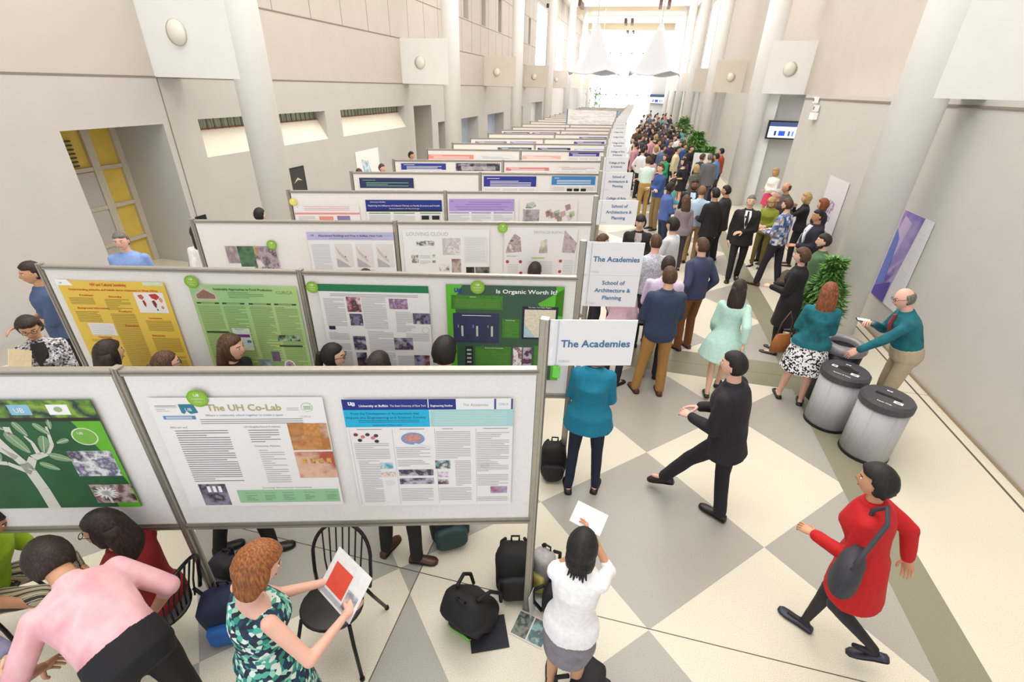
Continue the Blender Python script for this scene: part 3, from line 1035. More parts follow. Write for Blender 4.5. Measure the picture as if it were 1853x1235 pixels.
for x, y, w, h in ((.15, .17, .12, .06), (.24, .16, .12, .07), (.08, .36, .08, .12), (.32, .36, .04, .04), (.32, .44, .04, .04)):
    p.rect(x, y, x + w, y + h, photo(('3c3c40', 'e8e4e4', '8c8488', '24242c'), 40), 2)
p.rect(.45, .12, .66, .36, photo(('d8d4d4', 'c0b8bc', 'e8e4e4', '8c8488'), 26), 2)
p.rect(.7, .1, .98, .48, mat('e4e2e2', .5, var=.04, scale=60), 2)
p.lines(.72, .13, .95, .46, LIGHTINK, .02, .002, 3)
p.rect(.4, .5, .52, .6, photo(('c8a090', 'f0ece8', '7c5c54'), 30), 2)
p.rect(.55, .42, .66, .64, photo(('3c2c2c', '8c6c64', 'c8b8b0', '241c1c'), 12), 2)
p.rect(.72, .54, .82, .68, photo(('2c2c2c', '1c1c20', '6c6c6c'), 20), 2)
p.rect(.83, .54, 1, .68, photo(('2c2c2c', '3c3c40', '94908c'), 20), 2)
for y in (.37, .45):
    p.lines(.18, y, .3, y + .05, LIGHTINK, .014, .004)
p.done('poster', 'white poster titled Louving Cloud with small dark sketches')
p = Poster(2, 3.379, 4.226, 2.095, 1.22, mat('ece9ea', .5, var=0))
p.text('REVITALIZE BUFFALO', .4, .075, .028, LIGHTINK, width=.42)
p.poly([(.14, .08), (.22, .13), (.24, .32), (.02, .34), (.06, .2)], photo(('e0d8d8', '9c8c8c', 'c8b8b8', '5c4c50'), 30), 2)
p.poly([(.82, .03), (1.0, .2), (.98, .34), (.8, .33)], photo(('a8989c', 'c8b8bc', '948488'), 60), 2)
p.poly([(.5, .18), (.58, .15), (.6, .34), (.48, .34)], photo(('c8d0a8', 'e0dcd0', 'b8a88c'), 20), 2)
p.rect(.38, .4, .56, .415, mat('b8cc5c', .5), 2)
p.lines(.04, .38, .3, .4, INK, .02, .005)
for x, y in ((.23, .46), (.24, .62), (.79, .45), (.79, .6), (.05, .46)):
    p.disc(x, y, .02, .02, mat('b83c44', .5, var=0), 2, 10)
p.lines(.05, .5, .2, .98, LIGHTINK, .02, .004)
p.lines(.34, .46, .68, .98, LIGHTINK, .02, .004)
p.lines(.83, .44, .97, .98, LIGHTINK, .02, .004)
p.done('poster', 'white poster titled Revitalize Buffalo with red dots and grey maps')

# fourth row
CORAL = mat('e8958c', .5, var=0)
p = Poster(3, .044, .943, 1.945, 1.2, mat('eee8ea', .5, var=0))
p.text('UB', .04, .035, .012, INKB)
p.lines(.15, .015, .85, .1, mat('d8a8a4', .5), .022, .007)
p.rect(0, .13, 1, .165, CORAL, 1)
p.rect(.36, .2, .58, .3, CORAL, 1)
p.rect(.64, .19, .84, .3, mat('8c7cac', .5), 1)
p.lines(.04, .2, .3, .5, LIGHTINK)
p.done('poster', 'pale poster with thin coral bars and a small purple block')
p = Poster(3, 1.04, 2.121, 2.03, 1.2, mat('eceaec', .5, var=0))
p.rect(0, 0, 1, .2, BLUE, 1)
p.rect(0, .17, 1, .2, BLK, 2)
p.text('University at Buffalo', .06, .045, .016, WHT, width=.2)
p.text('Exploring the Influence of Cultural Climate on Family Structure and Health', .03, .11, .022, WHT, width=.94)
p.text('Department of Sociology', .3, .155, .014, WHT, width=.4)
for x in (.03, .35, .7):
    p.rect(x, .22, x + .28, .235, GREENM, 1)
    p.lines(x, .26, x + .28, .6, LIGHTINK)
p.rect(.72, .27, .82, .34, BLK, 3)
p.rect(.86, .27, .96, .34, BLK, 3)
p.done('poster', 'poster with a deep royal blue header above green section bars')
p = Poster(3, 2.225, 3.179, 2.047, 1.2, mat('eceaee', .5, var=0))
p.rect(0, 0, 1, .21, mat('b09cd8', .5, var=0), 1)
p.text('UB', .02, .05, .022, mat('4c3c9c', .5))
for y, x0, x1 in ((.05, .3, .95), (.09, .25, .8), (.13, .1, .9), (.17, .12, .85)):
    p.lines(x0, y, x1, y + .012, mat('7c64b0', .5), .02, .007)
for x in (0, .34, .68):
    p.rect(x, .225, x + .3, .245, mat('9c88c8', .5), 1)
    p.lines(x, .27, x + .3, .6, LIGHTINK)
p.done('poster', 'poster with a light purple header block')
p = Poster(3, 3.262, 4.138, 2.03, 1.2, mat('ece8e6', .5, var=0))
p.poly([(.12, .05), (.24, .02), (.28, .1), (.22, .14), (.1, .14)], photo(('8ca898', 'c8d0c8', '5c6c68'), 20), 1)
p.rect(.06, .16, .34, .4, photo(('8c8488', 'c0b8bc', '4c484c'), 24), 1)
for i_ in range(12):
    x, y = .42 + .5 * p.seed.random(), .06 + .26 * p.seed.random()
    p.poly([(x, y), (x + .09, y - .03), (x + .11, y + .06), (x + .03, y + .1)], mat(p.seed.choice(('c8a8a8', 'b08c8c', 'd8c8c0', 'b8c4a8')), .5, var=.05), 1)
p.done('poster', 'white poster with faint grey and rosy drawings, no title bar')

def simple_poster(row, u0, u1, z1, header, label, hh=.12, title=None, extra=None, bg='eceaea', tint='ffffff'):
    p = Poster(row, u0, u1, z1, 1.2, mat(bg, .5, var=0))
    p.rect(0, 0, 1, hh, header if not isinstance(header, str) else mat(header, .5, var=0), 1)
    w = mat(tint, .5, var=0)
    p.lines(.06, hh * .2, .3, hh * .28, w, .02, .007)
    p.lines(.12, hh * .45, .9, hh * .9, w, .026, .009)
    for x in (.02, .35, .68):
        p.lines(x, hh + .04, x + .29, .6, LIGHTINK, .02, .006)
    if extra:
        extra(p)
    p.done('poster', label)
simple_poster(4, .127, 1.045, 2.058, '24305c', 'poster with a dark slate and blue header reading in green and white', .2, tint='8cc0a0')
def ex(p):
    for x in (.36, .52, .68):
        p.rect(x, .24, x + .12, .3, BLK, 3)
simple_poster(4, 2.272, 3.215, 2.097, '2c3494', 'poster with an indigo header on the fifth row right board', .2, bg='eeeef2')
simple_poster(4, 3.497, 4.305, 2.104, '3c84c4', 'poster with a sky blue header and three black squares', .17, extra=ex)
simple_poster(5, .147, 1.045, 2.086, '2c3c94', 'blue-headed poster with a white corner, leftmost in the sixth row', .14)
simple_poster(5, 1.247, 2.159, 2.093, photo(('3c3c4c', '8c8490', '24242c', '5c5c68')), 'poster with a dark charcoal picture header', .17)
simple_poster(5, 2.287, 3.204, 2.012, 'dc7c80', 'poster with a rose red header strip', .08)
simple_poster(5, 3.368, 4.295, 2.045, 'ece6e8', 'white poster with grey title lines at the aisle end of the sixth row', .1, tint='a8989c')
simple_poster(6, .03, 1.113, 2.027, 'f09484', 'poster with a bright coral header', .12)
simple_poster(6, 1.221, 2.09, 2.02, 'e4e8ea', 'white poster with pale grey header beside the coral one', .1, tint='a8b0b4')
simple_poster(6, 2.3, 3.261, 2.025, 'ecb8ac', 'poster with a pale salmon header', .1)
simple_poster(6, 3.463, 4.233, 2.11, '3c3494', 'poster with a violet-blue header in the seventh row', .1)
simple_poster(7, 1.213, 2.143, 2.05, '2c4c5c', 'poster with a dark teal header in the eighth row', .08)
simple_poster(7, 2.313, 3.24, 2.048, '2c3474', 'poster with a dark navy header in the eighth row', .08)
simple_poster(7, 3.352, 4.272, 2.025, 'a8bce4', 'poster with a powder blue header', .08)
simple_poster(8, .15, 1.1, 2.06, '8c7c9c', 'poster with a muted mauve header in the ninth row', .07)
simple_poster(8, 1.2, 2.0, 2.06, 'a098c0', 'poster with a lilac header in the ninth row', .07)
simple_poster(8, 3.2, 4.2, 2.06, '3c3c8c', 'poster with a navy header at the aisle in the ninth row', .07)
simple_poster(9, 3.1, 4.1, 2.06, '4c44a4', 'poster with a violet header at the aisle in the tenth row', .07)
simple_poster(9, 2.1, 3.0, 2.0, 'c0b8c8', 'poster with a grey-lilac header in the tenth row', .05)
simple_poster(10, .1, 1.05, 2.07, '5c4c94', 'poster with a purple header, left in the eleventh row', .07)
simple_poster(10, 1.15, 2.05, 2.07, '6c54a0', 'poster with a second purple header in the eleventh row', .07)
simple_poster(10, 2.4, 3.3, 2.05, 'a8a0b4', 'poster with a greyish header in the eleventh row', .05)

# round green stickers over the posters
def sticker(row, u, z, r, label, col='7fb32c'):
    M = board_matrix(row) @ Matrix.Translation((u, z, .006))
    mb = MB()
    n = 28
    ring = lambda rr, zz: [M @ V3((rr * cos(2 * pi * i / n), rr * sin(2 * pi * i / n), zz)) for i in range(n)]
    mb.add(ring(r, 0) + ring(r, .002), [tuple(range(n, 2 * n))] + [(i, (i + 1) % n, n + (i + 1) % n, n + i) for i in range(n)], mat(col, .4, var=.05))
    mb.add(ring(r * .82, .0024), [tuple(range(n))], mat('95c040' if col != 'e8e060' else col, .4, var=0))
    w = mat('f4f8e8', .5, var=0)
    M2 = M @ Matrix.Translation((0, 0, .0028))
    put_text(mb, 'UB', M2, 0, r * .25, r * .3, w, None, True, True)
    put_text(mb, 'Academies', M2, 0, -r * .1, r * .16, w, r * 1.1, True)
    put_text(mb, 'Display', M2, 0, -r * .45, r * .14, w, r * .7, True)
    tag(mb.build('round_sticker'), label, 'sticker', 'round green stickers')
sticker(0, 2.56, 1.985, .055, 'round green sticker above the UH Co-Lab poster')
sticker(1, 1.2, 2.045, .055, 'round green sticker at the corner of the yellow-green poster')
sticker(1, 2.17, 2.02, .05, 'round green sticker overlapping the board post by the green header strip')
sticker(1, 3.52, 2.05, .058, 'round green sticker on top of the Is Organic Worth It poster')
sticker(2, .79, 1.885, .055, 'round green sticker on the grey and pink collage')
sticker(2, 3.36, 2.09, .055, 'round green sticker at the corner of the Revitalize Buffalo poster')
sticker(3, .05, 2.0, .05, 'round pale yellow sticker by the poster with coral bars', 'e8e060')

# projecting section signs on the tall end posts
SIGN = mat('ecebee', .45, var=0)
BLUEINK = mat('3f6f9c', .6, var=0)
def sign(row, ztop, lines, label, w=.46, h=.275):
    a, L, d = frame_of(ROWS[row][1], ROWS[row][2])
    n = V3((d.y, -d.x, 0))
    o = V3((*ROWS[row][2], 0)) + d * .028
    M = Matrix(((d.x, 0, n.x, o.x), (d.y, 0, n.y, o.y), (0, 1, 0, ztop - h), (0, 0, 0, 1)))
    t = thing('section_sign', label, 'sign', group='white section signs')
    mb = MB()
    mb.box((0, 0, -.004), (w, h, .004), SIGN, M)
    mb.box((.04, .0, .004), (.048, h, .006), mat('c9ccd6', .4), M)
    mb.build('sign_plate', t)
    mb = MB()
    mb.box((-.01, .01, -.007), (.022, h - .01, -.0045), mat('f6f6f8', .3), M)
    mb.box((-.01, .01, .0045), (.022, h - .01, .007), mat('f6f6f8', .3), M)
    mb.build('clip_sleeve', t)
    MT = M @ Matrix.Translation((0, 0, .0065))
    k = len(lines)
    hh = .042 if k == 1 else .034
    for i, s_ in enumerate(lines):
        y = h / 2 - hh / 2 + (k - 1) / 2 * .066 - i * .066 + (.01 if k > 1 else 0)
        mb = MB()
        put_text(mb, s_, MT, w / 2 + .02, y, hh, BLUEINK, None, True, True)
        mb.build('lettering', t)
    mb = MB()
    put_text(mb, 'CURCA', MT, .055, .022, .013, LIGHTINK)
    mb.build('small_logo_text', t)
AC, SA, CA = ['The Academies'], ['School of', 'Architecture &', 'Planning'], ['College of Arts', '& Sciences']
sign(0, 2.44, AC, 'sign reading The Academies on the nearest tall post')
sign(1, 2.44, AC, 'sign reading The Academies mounted above the School of Architecture sign')
sign(1, 2.163, SA, 'School of Architecture & Planning sign mounted directly under a second Academies sign')
sign(2, 2.4, SA, 'School of Architecture & Planning sign, single, on the third post from the front')
sign(3, 2.43, SA, 'School of Architecture & Planning sign on the fourth post from the front')
sign(3, 2.153, CA, 'College of Arts & Sciences sign below the farthest School of Architecture sign')
for i in range(4, len(ROWS)):
    sign(i, 2.43, CA, 'College of Arts & Sciences sign on the post of the %s board row' % RANK[i])
mb = MB()
M = Matrix(((1, 0, 0, -.27), (0, 1, 0, 2.19), (0, 0, 1, 2.13), (0, 0, 0, 1)))
mb.box((0, -.002, -.03), (.04, .002, .04), mat('6fcf4f', .5), M)
tag(mb.build('paper_tag'), 'small bright green tag hanging under the nearest Academies sign', 'tag')
# wide banner stretched over the far rows
t = thing('banner', 'wide pale banner with blue side poles above the far board rows', 'banner')
mb = MB()
mb.box((-3.1, 23.4, 1.95), (-.95, 23.44, 2.66), ramp_mat('banner_print', ('eceef2', 'd8d4d6', 'f2f0ee', 'e2dcd4'), 1.5, 'noise', .6, const=False, stretch=(1, 1, 5)))
mb.build('fabric', t)
for x in (-3.12, -.93):
    mb = MB()
    mb.box((x - .03, 23.39, 0), (x + .03, 23.45, 2.68), mat('5f8fb8', .4))
    mb.build('pole', t)
# ------------------------------------------------------------ people
SKIN = {'fair': 'e3b79d', 'pink': 'e8b4a0', 'tan': 'cf9a78', 'brown': '8d5a3f', 'dark': '5f3b2a', 'olive': 'c68f6d'}
HAIRC = {'black': ('120e0d', '241c18', '080606'), 'dark': ('261a14', '40291d', '160e0a'), 'brown': ('4c3322', '6b4a32', '352216'), 'auburn': ('7c4322', 'a05c30', '5c3018'),
         'lightbrown': ('7c5a3c', '9a7550', '5c422c'), 'blond': ('b0905c', 'd0b078', '8c7044'), 'grey': ('6c665f', '8c867e', '4c4742'), 'ginger': ('8c5026', 'a86a34', '68391a'), 'white': ('b8b4ac', 'd0ccc4', '98948c')}
def hair_mat(c):
    return ramp_mat('hair_' + c, (HAIRC[c][2], HAIRC[c][0], HAIRC[c][1]), 110, 'noise', .62, const=False, stretch=(1, 1, .1))
def skin_mat(c):
    return mat(SKIN[c], .5, var=.03, scale=12)
EYEW, EYED = mat('e8e4e0', .3, var=0), mat('2a1c16', .3, var=0)
def RX_(a):
    return Matrix.Rotation(a, 3, 'X')
def RY_(a):
    return Matrix.Rotation(a, 3, 'Y')
def RZ_(a):
    return Matrix.Rotation(a, 3, 'Z')
def ik(a, b, l1, l2, hint):
    d = b - a
    L = d.length
    mx = (l1 + l2) * .998
    if L > mx:
        b = a + d * (mx / L)
        d = b - a
        L = mx
    u = d / L
    x = (L * L + l1 * l1 - l2 * l2) / (2 * L)
    h = sqrt(max(0, l1 * l1 - x * x))
    hv = hint - u * hint.dot(u)
    hv.normalize()
    return a + u * x + hv * h, b
HEADN = (28, 22)
def head_shape(mb, c, R, mskin, fem=False, scale=1.0, beard=None, hairmask=None, hm=None, thick=.014):
    """skull, jaw, nose, brow, lips, chin; with hairmask given, the hair shell over the same shape"""
    n, k = HEADN
    vs = []
    for j in range(k):
        ph = -pi / 2 + pi * (j + .5) / k
        for i in range(n):
            th = 2 * pi * i / n
            d = V3((cos(ph) * cos(th), cos(ph) * sin(th), sin(ph)))
            x, y, z = d.x * .076, d.y * .095, d.z * .118
            if z < 0:
                t = -z / .118
                x *= 1 - .30 * t ** 1.3
                if y > 0:
                    y *= 1 - .04 * t
                else:
                    y *= 1 - .34 * t
            if d.y > .3:
                cx = max(0, 1 - abs(x) / .016)
                if hairmask is None:
                    nz = z + .012
                    y += .024 * cx * max(0, 1 - abs(nz + .006) / .032)           # nose
                    y -= .006 * max(0, 1 - abs(abs(x) - .032) / .018) * max(0, 1 - abs(z - .012) / .016)   # eye sockets
                    y += .005 * max(0, 1 - abs(z - .034) / .014)       # brow
                    y += .006 * max(0, 1 - abs(x) / .026) * max(0, 1 - abs(z + .058) / .012)  # lips
                    y += .008 * max(0, 1 - abs(x) / .03) * max(0, 1 - abs(z + .098) / .02)    # chin
            p = V3((x, y, z))
            if hairmask is not None:
                m = hairmask(d)
                q = p + d * (-.02 + (.02 + thick) * m)
                q += d * .003 * noise.noise(p * 60) * m
                p = q
            vs.append(c + R @ (p * scale))
    fs = []
    for j in range(k - 1):
        for i in range(n):
            fs.append((j * n + i, j * n + (i + 1) % n, (j + 1) * n + (i + 1) % n, (j + 1) * n + i))
    fs += [tuple(reversed(range(n))), tuple(range((k - 1) * n, k * n))]
    mb.add(vs, fs, hm if hairmask else mskin, True)
def smooth01(a, b, x):
    t = max(0, min(1, (x - a) / (b - a)))
    return t * t * (3 - 2 * t)
def mask_short(d):
    top = smooth01(.42, .58, d.z + .1 * abs(d.x))
    back = smooth01(.12, -.08, d.y) * smooth01(-.62, -.42, d.z)
    side = smooth01(.35, .1, d.y) * smooth01(.0, .15, d.z)
    return max(top, back, side)
def mask_fringe(d):
    return max(smooth01(.2, .36, d.z), smooth01(.3, .05, d.y) * smooth01(-.75, -.5, d.z))
def mask_long(d):
    top = smooth01(.45, .6, d.z + .12 * abs(d.x))
    side = smooth01(.5, .3, d.y)
    return max(top, side)
def mask_bald(d):
    return smooth01(.3, .0, d.y) * smooth01(-.6, -.4, d.z) * smooth01(.62, .42, d.z)
def hand(mb, w, d, palm, m, side, curl=.5, s=1.0):
    """palm, four unequal fingers, thumb from the side of the palm; w wrist, d direction, palm = palm normal"""
    d = d.normalized()
    pn = (palm - d * palm.dot(d)).normalized()
    x = d.cross(pn) * side      # towards the thumb
    P = lambda a, b, c: w + (d * a + x * b + pn * c) * s
    mb.loft([(P(-.02, 0, 0), x * .024 * s, pn * .019 * s), (P(.015, 0, 0), x * .027 * s, pn * .016 * s), (P(.05, .002, 0), x * .039 * s, pn * .014 * s), (P(.085, 0, 0), x * .041 * s, pn * .012 * s), (P(.097, 0, 0), x * .036 * s, pn * .008 * s)], 10, m)
    for i, (b, L, r) in enumerate(((.029, .074, .0088), (.010, .083, .0092), (-.010, .077, .0088), (-.028, .060, .0078))):
        base = P(.088, b, 0)
        ang = 0
        p0 = base
        for q, fr in enumerate((.45, .32, .23)):
            ang += curl * (.55, .8, .55)[q] * (1 + .12 * (i - 1.5))
            dd = d * cos(ang) + pn * sin(ang)
            dd += x * (.06 * (1.5 - i)) * (1 - curl)
            p1 = p0 + dd.normalized() * L * fr * s
            mb.capsule(p0, p1, r * s * (1 - .1 * q), r * s * (.93 - .1 * q), 7, m, h=2)
            p0 = p1
    t0 = P(.02, .026, .004)
    t1 = t0 + (d * .55 + x * .62 + pn * .35 * (1 + curl)).normalized() * .04 * s
    t2 = t1 + (d * .85 + x * .18 + pn * .5 * curl).normalized() * .032 * s
    mb.capsule(t0, t1, .0135 * s, .0105 * s, 8, m, h=2)
    mb.capsule(t1, t2, .0105 * s, .0088 * s, 8, m, h=2)
ARMS = {'down': ((.055, .03, -.525), (.25, -1, 0)), 'relax': ((.08, .13, -.5), (.3, -1, 0)), 'front': ((-.07, .3, -.27), (.5, -.6, -.8)), 'crossed': ((-.27, .19, -.26), (.8, .1, -1)),
        'phone': ((-.1, .34, .06), (.7, 0, -1)), 'up': ((-.06, .3, .22), (.8, 0, -.8)), 'pocket': ((.05, .06, -.46), (.5, -1, 0)), 'hip': ((.0, .02, -.42), (1, -.5, .2)),
        'point': ((.02, .46, -.1), (.5, -.2, -1)), 'reach': ((.0, .42, -.28), (.5, -.4, -1)), 'clasp': ((-.17, .17, -.44), (.7, -.5, -.2)), 'swingf': ((.04, .22, -.46), (.2, -1, 0)), 'swingb': ((.07, -.2, -.46), (.2, -1, 0)),
        'chin': ((-.12, .2, .02), (.5, .4, -1)), 'belly': ((-.2, .2, -.3), (.9, -.3, -.6)), 'back': ((-.15, -.16, -.4), (1, -.4, 0)), 'strap': ((-.05, .17, -.1), (.6, .2, -1))}
def person(label, x, y, rz, h=1.75, sex='m', skin='fair', hair=('short', 'dark'), top=('shirt', '6c84b0'), bottom=('trousers', '2c2c38'), shoes='1e1a1a', sleeve=1.0, lean=0, hunch=4, tilt=0, twist=0,
           head=(0, 0), feet=((.1, 0), (-.1, 0)), lift=(0, 0), fyaw=(8, -8), arms=('down', 'down'), curl=(.5, .5), pz=None, py=0, knees=None, girth=1.0, vox=.014, group=None, tie=None, inner=None, extras=(), beard=None, z=0, glasses=False, name='person', hipw=1.0, boot=False, legs_skin=None, armhint=(None, None)):
    fem = sex == 'f'
    s = h / 1.755
    root = thing(name, label, 'person', (x, y, z), radians(rz), group)
    sk = skin_mat(skin)
    P = V3((0, py, (.935 if pz is None else pz / s)))
    Rl = RY_(radians(tilt)) @ RX_(-radians(lean))
    Ru = Rl @ RZ_(radians(twist)) @ RX_(-radians(hunch))
    C = P + Rl @ V3((0, 0, .2))
    def pt(zu, px=0, py_=0):
        v = V3((px, py_, zu))
        return P + Rl @ v if zu <= .2 else C + Ru @ (v - V3((0, 0, .2)))
    def ax(zu):
        return Rl if zu <= .2 else Ru
    sw = .148 if fem else .172
    Rh = Ru @ RZ_(radians(head[0])) @ RX_(-radians(head[1] - hunch * .7 - (lean * .35 if lean > 20 else lean)))
    NB = pt(.515, 0, -.012)
    HC = NB + Rh @ V3((0, .022, .06)) + (Ru @ V3((0, 0, 1)) * .4 + Rh @ V3((0, 0, 1)) * .6) * .09
    # joints
    J = {}
    for i, sg in enumerate((1, -1)):
        hip = P + Rl @ V3((.088 * sg, 0, -.02))
        fx_, fy_ = feet[i]
        fp = V3((fx_, fy_, .085 + lift[i] / s))
        yaw = radians(-fyaw[i])
        fwd = V3((sin(-yaw), cos(yaw), 0)) if False else RZ_(yaw) @ V3((0, 1, 0))
        hint = V3(knees[i]) if knees else fwd
        kn, an = ik(hip, fp, .425, .409, hint)
        J['hip', i], J['knee', i], J['ank', i], J['fyaw', i] = hip, kn, an, yaw
        sh = pt(.428, sw * sg, -.005)
        a = arms[i]
        if isinstance(a, str):
            w, hn = ARMS[a]
            tgt = sh + Ru @ V3((w[0] * sg, w[1], w[2]))
            hint = Ru @ V3((hn[0] * sg, hn[1], hn[2]))
        else:
            tgt = V3(a)
            hint = V3(armhint[i]) if armhint[i] else Ru @ V3((.6 * sg, -.5, -.6))
        el, wr = ik(sh, tgt, .285, .255, hint)
        J['sh', i], J['el', i], J['wr', i] = sh, el, wr
    g = girth
    if fem:
        T = [(-.12, .135, .10, 0), (-.04, .178 * hipw, .122 * g, -.006), (.03, .172 * hipw, .12 * g, -.004), (.1, .14, .10 * g, .0), (.17, .126, .092 * g, .004), (.25, .134, .10 * g, .01), (.33, .148, .122 * g, .018), (.4, .155, .106, .004), (.44, .145, .088, -.004), (.47, .115, .072, -.008), (.495, .075, .06, -.01), (.52, .055, .055, -.012)]
    else:
        T = [(-.12, .135, .10, 0), (-.04, .17, .118 * g, 0), (.03, .166, .118 * g, .0), (.1, .158, .113 * g, .004), (.17, .157, .112 * g, .006), (.25, .166, .116, .006), (.33, .178, .122, .006), (.4, .184, .114, .002), (.44, .172, .094, -.004), (.47, .135, .078, -.008), (.495, .09, .066, -.01), (.52, .062, .06, -.012)]
    def torso(mb, z0, z1, t, flare=0, m=None):
        rings = []
        rows = [r for r in T if z0 - 1e-6 <= r[0] <= z1 + 1e-6]
        if z0 < rows[0][0] - 1e-6:
            w, d, o = rows[0][1], rows[0][2], rows[0][3]
            if z0 < -.12:
                w, d = T[1][1] + flare, T[1][2] + flare
                rows = [(z0, w, d, o)] + [r for r in rows if r[0] > -.1]
            else:
                rows = [(z0, w, d, o)] + rows
        for (zu, w, d, o) in rows:
            A = ax(zu)
            rings.append((pt(zu, 0, o), A @ V3((w + t, 0, 0)), A @ V3((0, d + t, 0))))
        mb.loft(rings, 20, m)
    # --- one continuous body
    ktop, kbot = top[0], bottom[0]
    covered = kbot == 'trousers' and ktop != 'dress'
    b = MB()
    torso(b, -.04 if kbot == 'trousers' else -.12, .52, -.02)
    b.capsule(pt(.49, 0, -.012), HC - Rh @ V3((0, .012, .05)), .05 if fem else .058, .046 if fem else .056, 14)
    for i in (0, 1):
        b.capsule(J['sh', i], J['el', i], (.042 if fem else .046), (.034 if fem else .04), 12)
        b.capsule(J['el', i], J['wr', i], (.036 if fem else .042), (.021 if fem else .025), 12)
        th, ca, an = (.075, .047, .032) if not covered else (.062, .042, .03)
        b.capsule(J['hip', i], J['knee', i], th, .05 if not covered else .038, 14)
        cm = J['knee', i].lerp(J['ank', i], .3) + RZ_(J['fyaw', i]) @ V3((0, -.012 if not covered else 0, 0))
        b.capsule(J['knee', i], cm, .047 if not covered else .038, .053 if not covered else .036, 14)
        b.capsule(cm, J['ank', i], .052 if not covered else .034, an if not covered else .026, 14)
        f = RZ_(J['fyaw', i])
        b.capsule(J['ank', i] + f @ V3((0, -.02, -.04)), J['ank', i] + f @ V3((0, .11, -.058)), .03 if fem else .026, .02, 10)
    vs, fs = remeshed(b, vox, 3)
    b = MB()
    legm = mat(legs_skin, .6) if legs_skin else sk
    if legs_skin:
        zc = P.z - .1
        low = [f for f in fs if vs[f[0]].z < zc]
        hi = [f for f in fs if vs[f[0]].z >= zc]
        b.add(vs, hi, sk, True)
        b.add(vs, low, legm, True)
    else:
        b.add(vs, fs, sk, True)
    head_shape(b, HC, Rh, sk)
    for sg in (1, -1):     # ears, eyes, brows
        b.ball(HC + Rh @ V3((.076 * sg, -.008, -.004)), (.009, .018, .03), sk, 8, 6, Rh)
        e = HC + Rh @ V3((.031 * sg, .079, .010))
        b.ball(e, (.013, .009, .0075), EYEW, 8, 5, Rh)
        b.ball(e + Rh @ V3((0, .006, 0)), (.006, .005, .0065), EYED, 7, 5, Rh)
        bp0, bp1 = HC + Rh @ V3((.017 * sg, .09, .028)), HC + Rh @ V3((.046 * sg, .078, .03))
        b.capsule(bp0, bp1, .0035, .0028, 6, mat(HAIRC[hair[1]][2], .7, var=0), h=2)
    lip = mat('b0645c' if fem else 'a86c5c', .45, var=0) if skin not in ('dark', 'brown') else mat('7c4038', .45, var=0)
    b.capsule(HC + Rh @ V3((-.02, .083, -.055)), HC + Rh @ V3((.02, .083, -.055)), .005, .005, 7, lip, h=2)
    if beard:
        n, k = 16, 6
        bm_ = mat(HAIRC[beard][0], .8, var=.2, scale=200)
        rings = []
        for j, (zz, w, yy) in enumerate(((-.112, .02, .072), (-.1, .042, .07), (-.085, .05, .064), (-.066, .056, .05), (-.045, .066, .03))):
            rings.append((HC + Rh @ V3((0, yy * .3, zz)), Rh @ V3((w + .008, 0, 0)), Rh @ V3((0, yy * .85 if j else .06, 0))))
        b.loft(rings, 18, bm_)
        b.capsule(HC + Rh @ V3((-.022, .086, -.043)), HC + Rh @ V3((.022, .086, -.043)), .006, .006, 7, bm_, h=2)
    for i in (0, 1):
        d = (J['wr', i] - J['el', i]).normalized()
        sg = (1, -1)[i]
        inward = Ru @ V3((-1 * sg, .15, 0))
        if abs(d.z) < .75:
            inward = V3((0, 0, -1)) * .8 + inward * .5
        if curl[i] is not None:
            hand(b, J['wr', i] + d * .012, d, inward, sk, -sg if False else (sg if d.cross(inward).dot(Ru @ V3((0, 1, 0))) * sg > 0 or d.cross(inward).dot(V3((0, 0, 1))) * sg > .3 else -sg), curl[i], .95 if fem else 1.05)
    for v in range(len(b.v)):
        b.v[v] = tuple(c * s for c in b.v[v])
    b.build('body', root)
    def finish(mb, nm, m, lab=None, vx=None, wr_=.005, sm=2):
        vs, fs = remeshed(mb, vx or vox, sm)
        o = MB()
        seed = V3((x * 7, y * 5, 3))
        vs = [V3(v) for v in vs]
        if wr_:
            out = []
            for v in vs:
                nn = noise.noise_vector(V3((v.x * 9, v.y * 9, v.z * 6)) + seed)
                out.append(v + nn * wr_)
            vs = out
        o.add([v * s for v in vs], fs, m, True)
        ob = o.build(nm, root)
        if lab:
            ob['label'] = lab
        return ob
    def M_(c, rough=.8):
        return c if not isinstance(c, str) else mat(c, rough, var=.07, scale=40)
    # --- lower garment
    tuck = (top[2] if len(top) > 2 and ktop != 'dress' else {'shirt': -.04, 'blouse': -.08}.get(ktop, -.1)) > .0
    if kbot == 'trousers' and ktop != 'dress':
        m = MB()
        torso(m, -.12, .1 if tuck else .03, .017 if tuck else .0)
        for i in (0, 1):
            slim = .9 if fem else 1.0
            m.capsule(J['hip', i] + V3((0, 0, 0)), J['knee', i], .095 * slim, .066 * slim, 16)
            an = J['ank', i] + (J['ank', i] - J['knee', i]).normalized() * .012
            m.capsule(J['knee', i], an, .066 * slim, (.046 if fem else .058), 16, h=2)
            bk = J['hip', i] + Rl @ V3((-.012 * (1, -1)[i], -.03, -.03))
            m.ball(bk, (.08, .08, .085))
        finish(m, 'trousers', M_(bottom[1]))
    elif kbot == 'skirt' or ktop == 'dress':
        L = bottom[2] if kbot == 'skirt' else top[2]
        fl = bottom[3] if kbot == 'skirt' and len(bottom) > 3 else (top[3] if ktop == 'dress' and len(top) > 3 else .03)
        sitting = pz is not None and pz < .7
        rings = []
        kx = (J['knee', 0] + J['knee', 1]) / 2
